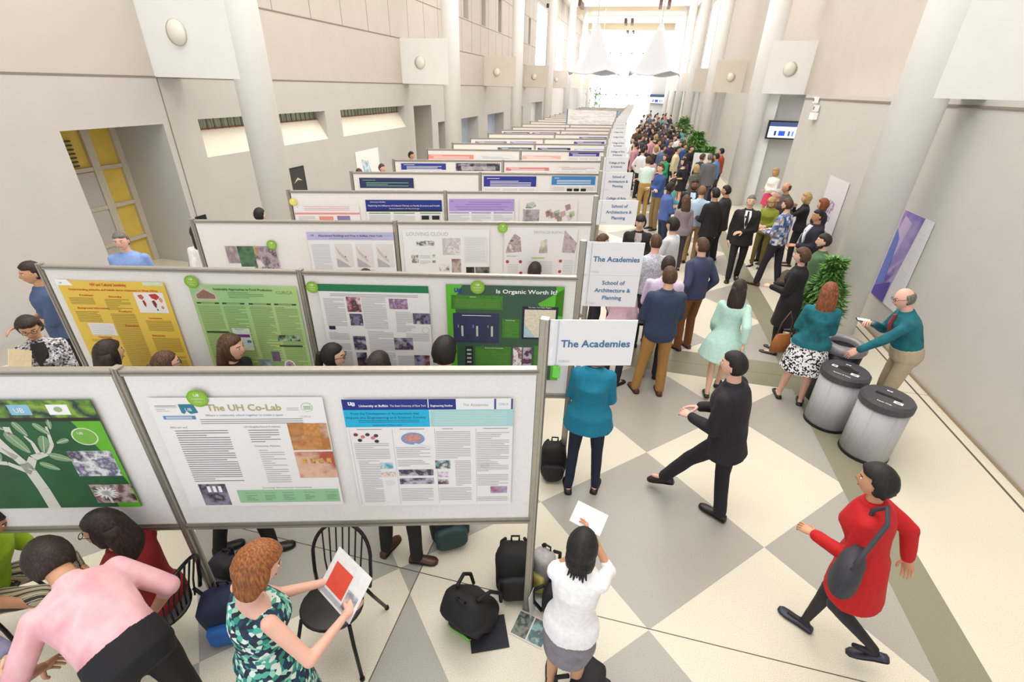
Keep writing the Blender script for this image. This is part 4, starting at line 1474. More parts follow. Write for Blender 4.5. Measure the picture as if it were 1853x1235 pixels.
        for j in range(8):
            t = j / 7
            c = pt(.1 if kbot == 'skirt' else .12).lerp(P + V3((0, 0, -L)), t) if not sitting else pt(.05).lerp(kx + V3((0, 0, -.02)), t)
            z_t = t
            w = (.135 if fem else .16) + (.06) * min(1, z_t * 2.2) + fl * z_t
            d = .11 + .045 * min(1, z_t * 2.2) + fl * z_t
            if fl < .02:
                w = (.14 if fem else .16) + .058 * sin(min(1, z_t * 1.25) * pi / 2)
                d = .11 * g + .03 * sin(min(1, z_t * 1.6) * pi / 2)
                if t > .75:
                    w -= .03 * (t - .75) * 4
            if sitting:
                rings.append((c, V3((w, 0, 0)), V3((0, .0, .1))))
            else:
                rings.append((c, V3((w, 0, 0)), V3((0, d, 0))))
        m = MB()
        m.loft(rings, 24)
        if ktop == 'dress':
            torso(m, .0, .455, .014)
        else:
            torso(m, -.04, .1 if tuck else .03, .022 if tuck else .004)
        if ktop == 'dress' and sleeve > 0:
            for i in (0, 1):
                e = J['sh', i].lerp(J['el', i], min(1, sleeve * 2))
                m.capsule(J['sh', i], e, .06, .056, 14, h=2)
                if sleeve > .5:
                    m.capsule(J['el', i], J['el', i].lerp(J['wr', i], (sleeve - .5) * 2), .054, .044, 14, h=2)
        if ktop == 'dress' and sleeve == 0:
            for i in (0, 1):
                m.capsule(J['sh', i] + (P - J['sh', i]) * .04 - Ru @ V3((.03 * (1, -1)[i], 0, 0)), pt(.42, .12 * (1, -1)[i], 0), .05, .05, 10)
        finish(m, 'dress' if ktop == 'dress' else 'skirt', M_(top[1] if ktop == 'dress' else bottom[1]))
    # --- upper garment
    if ktop in ('shirt', 'jacket', 'coat', 'sweater', 'blouse'):
        jk = ktop in ('jacket', 'coat')
        t = {'shirt': .012, 'blouse': .014, 'sweater': .02, 'jacket': .026, 'coat': .03}[ktop]
        low = {'shirt': -.06, 'blouse': -.09, 'sweater': -.08, 'jacket': -.17, 'coat': -.42}[ktop]
        if len(top) > 2:
            low = top[2]
        m = MB()
        torso(m, low, .495, t if tuck else t + .006, .024 if jk else .018)
        ar = (.047 if fem else .053) + t * .7
        for i in (0, 1):
            if sleeve <= .5:
                e = J['sh', i].lerp(J['el', i], sleeve * 2)
                m.capsule(J['sh', i], e, ar, ar * .95, 14, h=2)
            else:
                m.capsule(J['sh', i], J['el', i], ar, ar * .86, 14, h=3)
                m.capsule(J['el', i], J['el', i].lerp(J['wr', i], (sleeve - .5) * 2 - .02), ar * .84, ar * .66, 14, h=2)
        col_r = .058 + t * .5
        m.loft([(pt(.46, 0, -.01), Ru @ V3((col_r + .05, 0, 0)), Ru @ V3((0, col_r + .02, 0))), (pt(.505, 0, -.012), Ru @ V3((col_r + .012, 0, 0)), Ru @ V3((0, col_r + .01, 0))), (pt(.53, 0, -.012), Ru @ V3((col_r + .004, 0, 0)), Ru @ V3((0, col_r + .004, 0)))], 16)
        finish(m, {'shirt': 'shirt', 'blouse': 'blouse', 'sweater': 'sweater', 'jacket': 'jacket', 'coat': 'coat'}[ktop], M_(top[1]), wr_=.008)
        def chest_patch(nm, pts, colr, off):
            m = MB()
            f_, b_ = [], []
            for (u, v) in pts:
                row = min(T, key=lambda r: abs(r[0] - v))
                r0 = [r for r in T if r[0] <= v][-1]
                r1 = [r for r in T if r[0] >= v][0]
                q = 0 if r1[0] == r0[0] else (v - r0[0]) / (r1[0] - r0[0])
                w = r0[1] + (r1[1] - r0[1]) * q + t
                d = r0[2] + (r1[2] - r0[2]) * q + t
                o = r0[3] + (r1[3] - r0[3]) * q
                yy = o + d * sqrt(max(.05, 1 - (u / w) ** 2)) + off
                f_.append(pt(v, u, yy) * s)
                b_.append(pt(v, u, yy - .03) * s)
            k = len(pts)
            m.add(f_ + b_, [tuple(range(k)), tuple(reversed(range(k, 2 * k)))] + [(i, k + i, k + (i + 1) % k, (i + 1) % k) for i in range(k)], M_(colr, .7))
            m.build(nm, root)
        if inner:
            chest_patch('shirt_front', [(-.052, .505), (.052, .505), (.06, .42), (.035, .3), (.006, .17), (-.006, .17), (-.035, .3), (-.06, .42)], inner, .03)
        if tie:
            chest_patch('necktie', [(-.014, .5), (.014, .5), (.02, .4), (.028, .28), (0, .2), (-.028, .28), (-.02, .4)], tie, .04)
            if not inner:
                pass
    # --- shoes
    for i in (0, 1):
        m = MB()
        A = J['ank', i]
        lf = lift[i]
        f = RZ_(J['fyaw', i]) @ RX_(-min(.9, lf * 3.2))
        hh = .0
        prof = [(-.075, .022, .03), (-.065, .034, .062), (-.03, .037, .075 if not boot else .12), (.02, .037, .07), (.07, .044, .05), (.12, .048, .038), (.165, .042, .03), (.19, .02, .02)]
        low_ = .55 if (fem and not boot) else 1
        rings = []
        for (yy, w, hgt) in prof:
            hgt *= low_
            rings.append((A + f @ V3((0, yy, -.085 + hgt / 2 + .002)), f @ V3((w, 0, 0)), f @ V3((0, 0, hgt / 2 + .004))))
        m.loft(rings, 14)
        sh_m = mat(shoes, .4, var=.05)
        o = MB()
        o.add([V3(v) * s for v in m.v], m.f, sh_m, True)
        so = MB()
        rr = [(A + f @ V3((0, yy, -.085 + .006)), f @ V3((w + .003, 0, 0)), f @ V3((0, 0, .007))) for (yy, w, hgt) in prof]
        so.loft(rr, 12)
        o.add([V3(v) * s for v in so.v], so.f, mat('201a18', .6), True)
        o.build('shoe', root)
    # --- hair
    st, hc = hair
    hm = hair_mat(hc)
    m = MB()
    dn = V3((0, 0, -1))
    if st == 'cap':
        head_shape(m, HC, Rh, None, hairmask=lambda d: smooth01(.12, .25, d.z), hm=mat('2a2a30', .8), thick=.02)
        m.loft([(HC + Rh @ V3((0, .08, .03)), Rh @ V3((.06, 0, 0)), Rh @ V3((0, .03, .0)) + Rh @ V3((0, 0, .004))), (HC + Rh @ V3((0, .115, .026)), Rh @ V3((.05, 0, 0)), Rh @ V3((0, .02, .003)))], 12, mat('2a2a30', .8))
        head_shape(m, HC, Rh, None, hairmask=mask_short, hm=hm, thick=.006)
    else:
        masks = {'short': (mask_short, .014), 'crew': (mask_short, .008), 'curly': (mask_short, .028), 'mop': (mask_fringe, .026), 'bob': (mask_long, .027), 'long': (mask_long, .018), 'straight': (mask_long, .018), 'pony': (mask_long, .012), 'bun': (mask_long, .012), 'bald': (mask_bald, .012)}
        mk, th = masks[st]
        head_shape(m, HC, Rh, None, hairmask=mk, hm=hm, thick=th)
        if st == 'curly':
            rr = random.Random(5)
            for q in range(60):
                d = V3((rr.gauss(0, 1), rr.gauss(-.35, 1), rr.gauss(.5, 1))).normalized()
                if mask_short(d) > .6:
                    m.ball(HC + Rh @ V3((d.x * .086, d.y * .105, d.z * .128)), .017, hm, 7, 5)
        if st == 'bob':
            rings = []
            for j, (zz, w, dd, yo) in enumerate(((.03, .088, .088, -.02), (-.03, .097, .09, -.028), (-.08, .098, .088, -.03), (-.12, .088, .075, -.034), (-.135, .06, .05, -.034))):
                rings.append((HC + Rh @ V3((0, yo, zz)), Rh @ V3((w, 0, 0)), Rh @ V3((0, dd * .8, 0))))
            m.loft(rings, 20, hm)
        if st in ('long', 'straight'):
            Ll = .36 if st == 'long' else .42
            back = Rh @ V3((0, -1, 0))
            p0 = HC + Rh @ V3((0, -.035, .04))
            cur = p0
            rings = []
            N = 9
            for j in range(N):
                t = j / (N - 1)
                w = .085 + .03 * sin(t * pi * .8) - .03 * t * t
                dd = .07 - .032 * t
                hang = (Rh @ V3((0, 0, -1))) * (1 - t) + dn * t
                if lean > 35:
                    hang = Rh @ V3((0, 0, -1)) * .5 + dn * .5
                rings.append((cur, Rh @ V3((w, 0, 0)), Rh @ V3((0, dd, 0))))
                cur = cur + hang.normalized() * (Ll / (N - 1)) + back * (.012 if t < .5 else .0)
            m.loft(rings, 20, hm)
            for q in range(9):        # loose locks breaking the hem
                a = (q / 8 - .5) * 1.7
                c0 = rings[-3][0] + Rh @ V3((sin(a) * .085, -.02 * cos(a), 0))
                m.capsule(c0, c0 + dn * (.09 + .03 * (q % 3)) + Rh @ V3((sin(a) * .02, 0, 0)), .022, .007, 7, hm)
        if st == 'pony':
            c0 = HC + Rh @ V3((0, -.11, .02))
            m.capsule(HC + Rh @ V3((0, -.08, .03)), c0, .025, .024, 10, hm)
            m.capsule(c0, c0 + dn * .1 + Rh @ V3((0, -.02, 0)), .03, .034, 10, hm)
            m.capsule(c0 + dn * .1 + Rh @ V3((0, -.02, 0)), c0 + dn * .22 + Rh @ V3((0, -.01, 0)), .034, .01, 10, hm)
        if st == 'bob' and hc == 'black':
            for q in range(7):
                c0 = HC + Rh @ V3(((q - 3) * .014, -.09, -.09))
                m.capsule(c0, c0 + dn * (.06 + .015 * (q % 3)) + Rh @ V3(((q - 3) * .006, -.02, 0)), .016, .005, 7, hm)
        if st == 'bun':
            m.ball(HC + Rh @ V3((0, -.115, .05)), (.045, .04, .042), hm)
    o = MB()
    o.add([V3(v) * s for v in m.v], m.f, None, True)
    o.mats = m.mats
    o.m = m.m
    o.build('cap' if st == 'cap' else 'hair', root)
    if glasses:
        m = MB()
        for sg in (1, -1):
            c = HC + Rh @ V3((.033 * sg, .1, .01))
            m.tube([c + Rh @ V3((.021 * cos(a), 0, .016 * sin(a))) for a in [i * pi / 6 for i in range(12)]], .0022, 5, BLACK, True)
            m.tube([c + Rh @ V3((.021 * sg, 0, .004)), HC + Rh @ V3((.082 * sg, .01, .012))], .002, 5, BLACK)
        m.tube([HC + Rh @ V3((-.012, .102, .012)), HC + Rh @ V3((.012, .102, .012))], .002, 5, BLACK)
        o = MB()
        o.add([V3(v) * s for v in m.v], m.f, BLACK, True)
        o.build('glasses', root)
    J['s'] = s
    J['HC'], J['P'], J['Ru'], J['C'] = HC, P, Ru, C
    J['root'] = root
    J['pt'] = pt
    J['M'] = Matrix.Translation((x, y, z)) @ Matrix.Rotation(radians(rz), 4, 'Z') @ Matrix.Scale(s, 4)
    return J
# ------------------------------------------------------------ who stands where
PLAID = ramp_mat('plaid_shirt', ('3c5484', '6c86b4', 'c4c8d4', 'b89c84', '50689c', 'd8d8dc'), 22, 'grid', .8)
FLORAL = ramp_mat('floral_cloth', ('1c2438', '2f8c7c', '9cd4c0', '1c3c54', '58b4a0', 'e0ece4', '24304c'), 42, 'voronoi', .8)
BWPRINT = ramp_mat('black_white_print', ('101014', 'f0eef0', '1c1a1e', 'e4e0e4', 'f4f2f4'), 60, 'voronoi', .8)
GREYPRINT = ramp_mat('grey_print', ('8c8c94', 'd4d2d6', '3c3c44', 'b4b2b8'), 70, 'voronoi', .8)
STRIPES = ramp_mat('striped_cloth', ('b8ac90', '4c4438', 'c8bca0', '3c362c'), 9, 'wave', .8, stretch=(1, 1, 3))
CHECK = ramp_mat('fine_grey_check', ('b8bac4', 'd4d6de', 'a8aab8'), 90, 'voronoi', .8)
TEAL = ramp_mat('teal_cloth', ('0f5a66', '16707c', '0c4c58'), 5, 'noise', .8, const=False)

# -- foreground, bottom edge
JP = person('person in a pale pink shirt bending far forward beside the seated group', -2.12, .86, 74, 1.76, 'm', 'tan', ('mop', 'dark'), ('shirt', ramp_mat('pink_shirt', ('e2a0aa', 'f2c0c6', 'd8929e'), 4, 'noise', .8, const=False, stretch=(1, 1, .5)), .02), ('trousers', '17151a'), lean=52, hunch=14, sleeve=.62, head=(10, 18), arms=((.2, .3, .76), (-.24, .5, .74)), armhint=((.5, -.7, -.5), (-.8, -.6, 0)), feet=((.14, -.1), (-.14, .05)), girth=1.25, vox=.010)
person('seated person with long dark hair, glasses and dark red sweater', -2.66, 1.33, 98, 1.8, 'f', 'tan', ('long', 'dark'), ('sweater', '8c1c20'), ('trousers', '1c1a20'), lean=2, hunch=6, pz=.47, feet=((.12, .42), (-.12, .4)), arms=('reach', 'front'), head=(22, 2), glasses=True, vox=.010)
person('seated person in a lime green shirt and striped trousers at the left edge', -3.8, 1.1, -60, 1.72, 'm', 'olive', ('short', 'dark'), ('shirt', '8fb41c'), ('trousers', STRIPES), lean=14, hunch=14, pz=.47, sleeve=.4, feet=((.14, .44), (-.16, .4)), arms=('reach', 'reach'), head=(0, 24), vox=.012)
person('person in a lavender grey shirt reaching in at the bottom left corner', -3.3, .5, -78, 1.72, 'm', 'fair', ('short', 'brown'), ('shirt', '8c88a4', .04), ('trousers', '2c2a34'), lean=24, hunch=10, arms=('down', ((-.1, .62, .92))), armhint=(None, (-.8, -.2, -.6)), vox=.012)
JF = person('ginger-haired person in a sleeveless green and navy print dress reading a red leaflet', -1.48, 1.04, -24, 1.68, 'f', 'pink', ('bob', 'ginger'), ('dress', FLORAL, .5, .05), ('none', ''), sleeve=0, hunch=8, head=(-14, 18), arms=((.26, .34, 1.14), (-.0, .4, 1.12)), curl=(.9, .6), feet=((.1, .02), (-.09, -.04)), vox=.010, girth=1.1)
JW = person('person in a white blouse and tight grey skirt holding up a white card', .01, 1.7, -4, 1.46, 'f', 'tan', ('bob', 'black'), ('blouse', 'f4f3f6'), ('skirt', ramp_mat('grey_skirt', ('77727c', '8a858e', '6b6670'), 6, 'noise', .8, const=False), .38, .0), sleeve=.62, hunch=6, lean=0, head=(0, 10), arms=('phone', 'chin'), curl=(.7, .7), feet=((.09, .0), (-.1, .02)), vox=.010, glasses=True, girth=1.1, shoes='3c2a24')
person('person in a dark suit striding left across the open floor', 1.1, 3.52, 62, 1.74, 'm', 'pink', ('short', 'black'), ('jacket', '1d1a22'), ('trousers', '1b181f'), lean=6, hunch=6, feet=((.02, -.12), (-.02, .44)), lift=(0, .1), arms=('front', 'front'), curl=(.6, .6), vox=.012)
person('curly black-haired person in a bright red coat walking by the bins', 1.78, 2.5, 62, 1.62, 'f', 'tan', ('curly', 'black'), ('coat', 'c01218', -.3), ('none', ''), legs_skin='1c1820', lean=7, hunch=8, feet=((.02, .12), (-.02, -.3)), lift=(0, .15), arms=('swingb', 'front'), curl=(.5, .6), shoes='2c2c3c', vox=.012)
person('person with long dark hair in a pale mint dress walking away down the aisle', 1.42, 5.68, -12, 1.6, 'f', 'fair', ('long', 'dark'), ('dress', 'bfe4d8', .33, .12), ('none', ''), sleeve=.85, feet=((.05, .2), (-.06, -.18)), lift=(0, .03), arms=('swingb', 'swingf'), vox=.013)
person('person in a turquoise blue jacket and dark jeans behind the nearest Academies sign', -.08, 3.58, 2, 1.66, 'f', 'fair', ('bob', 'lightbrown'), ('jacket', '127c9c', -.14), ('trousers', '1c2438'), arms=('front', 'front'), feet=((.15, -.05), (-.12, -.12)), hipw=1.1, girth=1.3, shoes='1c1816', vox=.012, head=(-10, 20))
person('person in a navy blazer and khaki trousers just right of the Academies signs', .6, 5.42, 14, 1.76, 'm', 'fair', ('short', 'brown'), ('jacket', '2d3c58', -.12), ('trousers', 'a87c42'), arms=('front', 'front'), feet=((.14, 0), (-.16, .05)), shoes='5c2c20', vox=.012)
person('person in a slate navy sweater and rust brown trousers with hands in pockets', 1.12, 6.84, 38, 1.76, 'm', 'fair', ('short', 'brown'), ('sweater', '3c4260'), ('trousers', '7c4c28'), arms=('pocket', 'pocket'), shoes='5c3826', vox=.012)
person('person in a pale lilac shirt with dark hair behind the navy blazer', .6, 5.86, 0, 1.75, 'm', 'fair', ('short', 'dark'), ('shirt', 'd8c8e0'), ('trousers', '2c2c38'), arms=('front', 'front'), vox=.014)
person('person in a fine grey checked shirt with cropped hair beside the group', .48, 6.75, 20, 1.78, 'm', 'pink', ('crew', 'brown'), ('shirt', CHECK), ('trousers', '2c2c38'), arms=('front', 'down'), vox=.014)
person('person in a pinkish shirt half hidden by the School of Architecture sign', .1, 5.55, -30, 1.66, 'f', 'fair', ('bob', 'dark'), ('shirt', 'd8b4c4'), ('trousers', '24242c'), arms=('front', 'front'), vox=.016)
person('black-haired person in an off-white shirt turned left in the middle group', .8, 8.0, 60, 1.74, 'm', 'fair', ('mop', 'black'), ('shirt', 'd4d4da'), ('trousers', '3c3c44'), arms=('front', 'front'), vox=.014)
person('smiling black-haired person in a black blazer over a grey shirt facing the camera', .26, 8.15, 180, 1.72, 'm', 'fair', ('mop', 'black'), ('jacket', '1c1a1c'), ('trousers', '1c1c22'), inner='b4acac', arms=('front', 'front'), vox=.014)
person('person with brown hair whose head shows just above the second Academies sign', -.3, 6.82, -70, 1.7, 'm', 'fair', ('short', 'brown'), ('shirt', '8c9484'), ('trousers', '2c2c38'), vox=.016)
person('person in a light blue shirt seen from behind holding a white paper', 1.55, 11.2, 0, 1.75, 'm', 'fair', ('short', 'lightbrown'), ('shirt', 'b4cce4'), ('trousers', 'a88c5c'), arms=('front', 'down'), vox=.016)
person('person in a black jacket turned left, nearer of two beside the walking suit', 1.78, 10.75, 35, 1.8, 'm', 'tan', ('short', 'black'), ('jacket', '1c1a1e'), ('trousers', '1c1a1e'), arms=('down', 'front'), vox=.016)
person('person in a charcoal jacket behind the black jacket, face turned left', 2.12, 11.5, 70, 1.75, 'm', 'tan', ('short', 'black'), ('jacket', '262428'), ('trousers', '1c1a1e'), vox=.016)
person('person in a black suit, white shirt and black tie walking towards the camera', 2.36, 10.3, 172, 1.8, 'm', 'fair', ('crew', 'grey'), ('jacket', '1b191c'), ('trousers', '1b191c'), inner='f4f4f8', tie='1c1a1c', arms=('down', 'belly'), feet=((.07, .12), (-.09, -.12)), lift=(0, .02), vox=.012)
person('bearded person in a navy suit with pale blue shirt facing the camera', 1.46, 11.95, 178, 1.78, 'm', 'brown', ('short', 'black'), ('jacket', '24242e'), ('trousers', '24242e'), inner='c4d4ec', beard='black', vox=.016)
person('dark-skinned person in a blue shirt facing right between the groups', .88, 11.6, -70, 1.72, 'm', 'dark', ('short', 'black'), ('shirt', '5068a8'), ('trousers', '2c3450'), arms=('front', 'front'), vox=.016)
person('person with long brown hair in a grey-brown top seen from behind', 1.2, 10.6, 10, 1.64, 'f', 'fair', ('long', 'brown'), ('blouse', '8c8084'), ('trousers', '3c3840'), vox=.016)
person('person in pale mint shirt and khaki trousers, arms folded, by the signs', .46, 15.2, 20, 1.84, 'm', 'fair', ('short', 'brown'), ('shirt', 'd4ece0', .04), ('trousers', 'b08c50'), arms=('crossed', 'crossed'), vox=.018)
person('bearded person in a blue plaid shirt and dark trousers by the right wall', 3.0, 10.1, 48, 1.8, 'm', 'fair', ('short', 'brown'), ('shirt', PLAID), ('trousers', '23202c'), arms=('front', 'front'), beard='brown', feet=((.12, -.16), (-.12, .14)), shoes='6c3c28', vox=.012)
person('blond person in a white lace top and pink skirt in the doorway recess', 4.15, 16.0, 130, 1.62, 'f', 'tan', ('bob', 'blond'), ('blouse', 'f0ece6'), ('skirt', 'd8446c', .35, .05), arms=('belly', 'belly'), vox=.018)
person('person in an olive top looking down behind the plaid shirt', 3.05, 11.4, 150, 1.62, 'f', 'pink', ('bob', 'blond'), ('blouse', '8c9434'), ('trousers', '6c6430'), arms=('front', 'front'), head=(0, 30), vox=.018)
person('balding person in a brown tweed jacket facing left', 3.55, 12.4, 110, 1.76, 'm', 'tan', ('bald', 'brown'), ('jacket', '54504c'), ('trousers', '3c3834'), arms=('front', 'front'), vox=.016)
person('elderly white-haired person behind the plaid shirt', 3.22, 11.75, 110, 1.7, 'm', 'pink', ('short', 'white'), ('jacket', '4c3c38'), ('trousers', '2c2a30'), vox=.018)
person('blond person in black raising a phone near the wall poster', 3.82, 11.75, 80, 1.66, 'f', 'fair', ('bob', 'blond'), ('blouse', '17171c'), ('trousers', '1c1c22'), arms=('chin', 'phone'), vox=.016)
person('auburn-haired person in a navy jacket standing close to the right wall', 3.88, 10.9, 60, 1.7, 'f', 'fair', ('bob', 'auburn'), ('jacket', '242438'), ('trousers', '1c1c2c'), vox=.016)
person('dark-haired person in a navy blazer and light collar facing left by the wall', 3.4, 9.6, 100, 1.74, 'm', 'olive', ('short', 'black'), ('jacket', '1e1e2e'), ('trousers', '1a1a24'), inner='dce4f0', arms=('belly', 'front'), vox=.014)
person('bearded person with a dark cap and green top beside the ficus', 2.98, 7.85, 80, 1.72, 'm', 'fair', ('short', 'dark'), ('shirt', '4c6c4c'), ('trousers', '2c2c30'), beard='dark', vox=.014)
person('curly-haired person in a long black coat next to the potted ficus', 2.5, 7.12, 62, 1.66, 'f', 'fair', ('curly', 'brown'), ('coat', '17151a', -.42), ('trousers', '18161c'), arms=('front', 'front'), vox=.013)
person('person in a teal cardigan and black and white skirt at the bins', 2.38, 5.72, -10, 1.66, 'f', 'pink', ('long', 'auburn'), ('sweater', TEAL, -.04), ('skirt', BWPRINT, .4, .08), arms=('front', 'front'), feet=((.12, .02), (-.14, .08)), girth=1.2, hipw=1.15, shoes='17151a', vox=.011)
JT = person('balding grey person in a dark teal shirt holding a phone over the bins', 3.32, 5.62, 82, 1.76, 'm', 'pink', ('bald', 'grey'), ('shirt', TEAL, .03), ('trousers', 'b8a88c'), lean=14, hunch=10, arms=((.1, .38, 1.18), (-.12, .5, .9)), curl=(.9, .5), glasses=True, tie='8c3c44', girth=1.2, head=(6, 14), vox=.011)
person('person in a grey suit seen from behind, farther down the right aisle', 2.42, 17.2, 10, 1.8, 'm', 'fair', ('short', 'grey'), ('jacket', '68666a'), ('trousers', '545258'), vox=.02)
person('person in a dark blue shirt talking beside the grey suit', 2.2, 17.6, -60, 1.75, 'm', 'tan', ('short', 'brown'), ('jacket', '2c3044'), ('trousers', '24242c'), vox=.02)
person('person in a cornflower blue shirt by the far right wall', 2.78, 18.2, 60, 1.72, 'm', 'tan', ('short', 'black'), ('shirt', '5c84c8'), ('trousers', '2c3450'), vox=.02)
person('dark-haired person in a rust orange shirt by the far right wall', 3.12, 19.6, 60, 1.76, 'm', 'tan', ('short', 'black'), ('shirt', 'a8502c'), ('trousers', '4c3c34'), arms=('front', 'front'), vox=.02)
person('person in a short black dress with bare legs in the aisle crowd', 1.62, 16.9, 120, 1.66, 'f', 'fair', ('bob', 'dark'), ('dress', '1a171c', .28, .02), ('none', ''), sleeve=.5, arms=('front', 'front'), vox=.02)
person('blond person in a grey-green jacket looking down in the aisle', 1.9, 15.7, 40, 1.62, 'f', 'fair', ('bob', 'blond'), ('jacket', '5c6054'), ('trousers', '3c3c3c'), vox=.02)
# -- left side
person('person with short dark curls, glasses and a grey print jacket holding a tan folder', -5.14, 2.72, -128, 1.62, 'f', 'tan', ('curly', 'dark'), ('blouse', GREYPRINT), ('trousers', '1c1c22'), inner='241e20', arms=('belly', 'belly'), head=(0, 12), glasses=True, girth=1.25, vox=.011)
person('person in a blue-grey shirt walking past the left ends of the boards', -6.0, 3.45, 160, 1.8, 'm', 'tan', ('short', 'dark'), ('shirt', '48587c'), ('trousers', '1c1a22'), arms=('front', 'crossed'), sleeve=.5, vox=.014)
person('person in a sky blue shirt in front of the yellow corridor window', -6.35, 4.7, -150, 1.76, 'm', 'pink', ('short', 'grey'), ('shirt', '84a0d8'), ('trousers', '2c2c38'), vox=.014)
person('dark-haired person in a white top behind the third board row at left', -5.98, 5.5, 60, 1.66, 'f', 'fair', ('straight', 'dark'), ('blouse', 'e8e4e2'), ('trousers', '2c2c34'), vox=.014)
person('person with dark hair against the wall behind the fourth row', -5.8, 6.55, 0, 1.7, 'm', 'fair', ('short', 'black'), ('shirt', '2c2c30'), ('trousers', '24242c'), vox=.018)
person('long dark-haired person in front of the yellow poster', -3.84, 2.38, -8, 1.7, 'f', 'fair', ('straight', 'dark'), ('blouse', '2c262c'), ('trousers', '1c1a20'), vox=.013)
person('shorter brown-haired person with glasses beside the yellow poster', -3.36, 2.42, -30, 1.66, 'f', 'pink', ('pony', 'brown'), ('blouse', '4c4450'), ('trousers', '24222c'), glasses=True, vox=.013)
person('person with long light brown hair turned right in front of the yellow-green poster', -3.04, 2.76, -80, 1.7, 'f', 'pink', ('long', 'brown'), ('blouse', '1c1a1e'), ('trousers', '1c1a20'), sleeve=.2, arms=('strap', 'down'), vox=.012)
person('person with a black ponytail and glasses turned right by the board post', -2.2, 2.9, -70, 1.67, 'f', 'fair', ('pony', 'black'), ('blouse', '1c1c22'), ('trousers', '17171c'), glasses=True, vox=.013)
person('person with smooth brown hair seen from behind below the photo-filled poster', -1.76, 2.88, 0, 1.64, 'f', 'fair', ('bob', 'dark'), ('blouse', '24242c'), ('trousers', '17171c'), vox=.013)
person('person with thick curly black hair reading the green organic poster', -1.25, 3.02, -5, 1.78, 'm', 'pink', ('curly', 'black'), ('jacket', '24282c'), ('trousers', '1c1c20'), vox=.013, shoes='4c2a1c')
person('brown-haired person whose crown shows above the second board row', -2.84, 4.66, 0, 1.63, 'f', 'tan', ('bob', 'brown'), ('blouse', '4c4c54'), ('trousers', '24242c'), vox=.018)
person('short-haired person seen from behind in front of the Revitalize Buffalo poster', -.94, 5.12, -8, 1.76, 'm', 'pink', ('crew', 'dark'), ('shirt', '5c6470'), ('trousers', '24242c'), vox=.016)
person('dark-haired person in profile at the far left door', -6.7, 14.4, -90, 1.7, 'm', 'tan', ('short', 'black'), ('shirt', '3c4450'), ('trousers', '24242c'), vox=.02)
person('person with brown hair and turquoise collar behind the fifth row at left', -6.45, 12.0, -100, 1.66, 'm', 'pink', ('short', 'brown'), ('shirt', '3ca09c'), ('trousers', '24242c'), vox=.02)
person('low brown-haired head behind the fifth row, beside the turquoise collar', -6.7, 11.3, 20, 1.6, 'f', 'fair', ('bob', 'brown'), ('blouse', '6c7c84'), ('trousers', '24242c'), vox=.02)
person('dark-haired person standing at the left end of the ninth row', -4.95, 16.6, -60, 1.72, 'm', 'tan', ('short', 'black'), ('shirt', '1c1c22'), ('trousers', '1c1c22'), vox=.02)

person('person hidden by the nearest board except for black shoes, left of centre', -2.72, 2.13, 6, 1.6, 'm', 'fair', ('short', 'dark'), ('shirt', '2c2c34'), ('trousers', '141418'), feet=((.24, -.02), (-.22, -.1)), fyaw=(60, 50), shoes='0f0e10', vox=.014)
person('person hidden by the nearest board except for brown shoes and dark trousers', -1.46, 2.38, 30, 1.6, 'm', 'fair', ('short', 'dark'), ('shirt', '24262c'), ('trousers', '17171b'), feet=((.14, -.12), (-.12, .05)), fyaw=(110, 40), shoes='4c2c1c', vox=.014)
# -- the crowd far down the aisle: eight figures built once, then copied and re-dressed
def proto(i, **k):
    return person('x', 0, 0, 0, vox=.026, **k)['root']
PROTO = [proto(0, h=1.76, hair=('short', 'dark'), top=('jacket', '26242c'), bottom=('trousers', '1f1e26'), arms=('front', 'down')),
         proto(1, h=1.66, sex='f', hair=('long', 'dark'), top=('blouse', '8c3c50'), bottom=('trousers', '24222c'), arms=('front', 'front')),
         proto(2, h=1.78, hair=('short', 'brown'), top=('shirt', '7c90b4'), bottom=('trousers', '8c744c'), arms=('crossed', 'crossed')),
         proto(3, h=1.64, sex='f', hair=('bob', 'blond'), top=('dress', '3c4468', .35, .05), bottom=('none', ''), sleeve=.5, arms=('front', 'down')),
         proto(4, h=1.8, hair=('crew', 'black'), top=('shirt', 'e0e0e4'), bottom=('trousers', '24242c'), arms=('down', 'pocket')),
         proto(5, h=1.62, sex='f', hair=('pony', 'brown'), top=('sweater', '2c8c6c'), bottom=('skirt', '24222c', .35, .03), arms=('chin', 'front'))]
COLS = [('black', '1a181e'), ('navy', '242c44'), ('charcoal', '34323a'), ('white', 'dcdce0'), ('near black', '201e26'), ('dark grey', '4c4a52'), ('turquoise', '58a8b0'), ('black', '17161a'), ('dusty pink', 'c8909c'), ('grey green', '6c7468'), ('slate blue', '54688c'), ('deep purple', '40304c'), ('black', '1c1a20'), ('beige', 'b4a484'), ('royal blue', '34508c'), ('brown', '5c4434')]
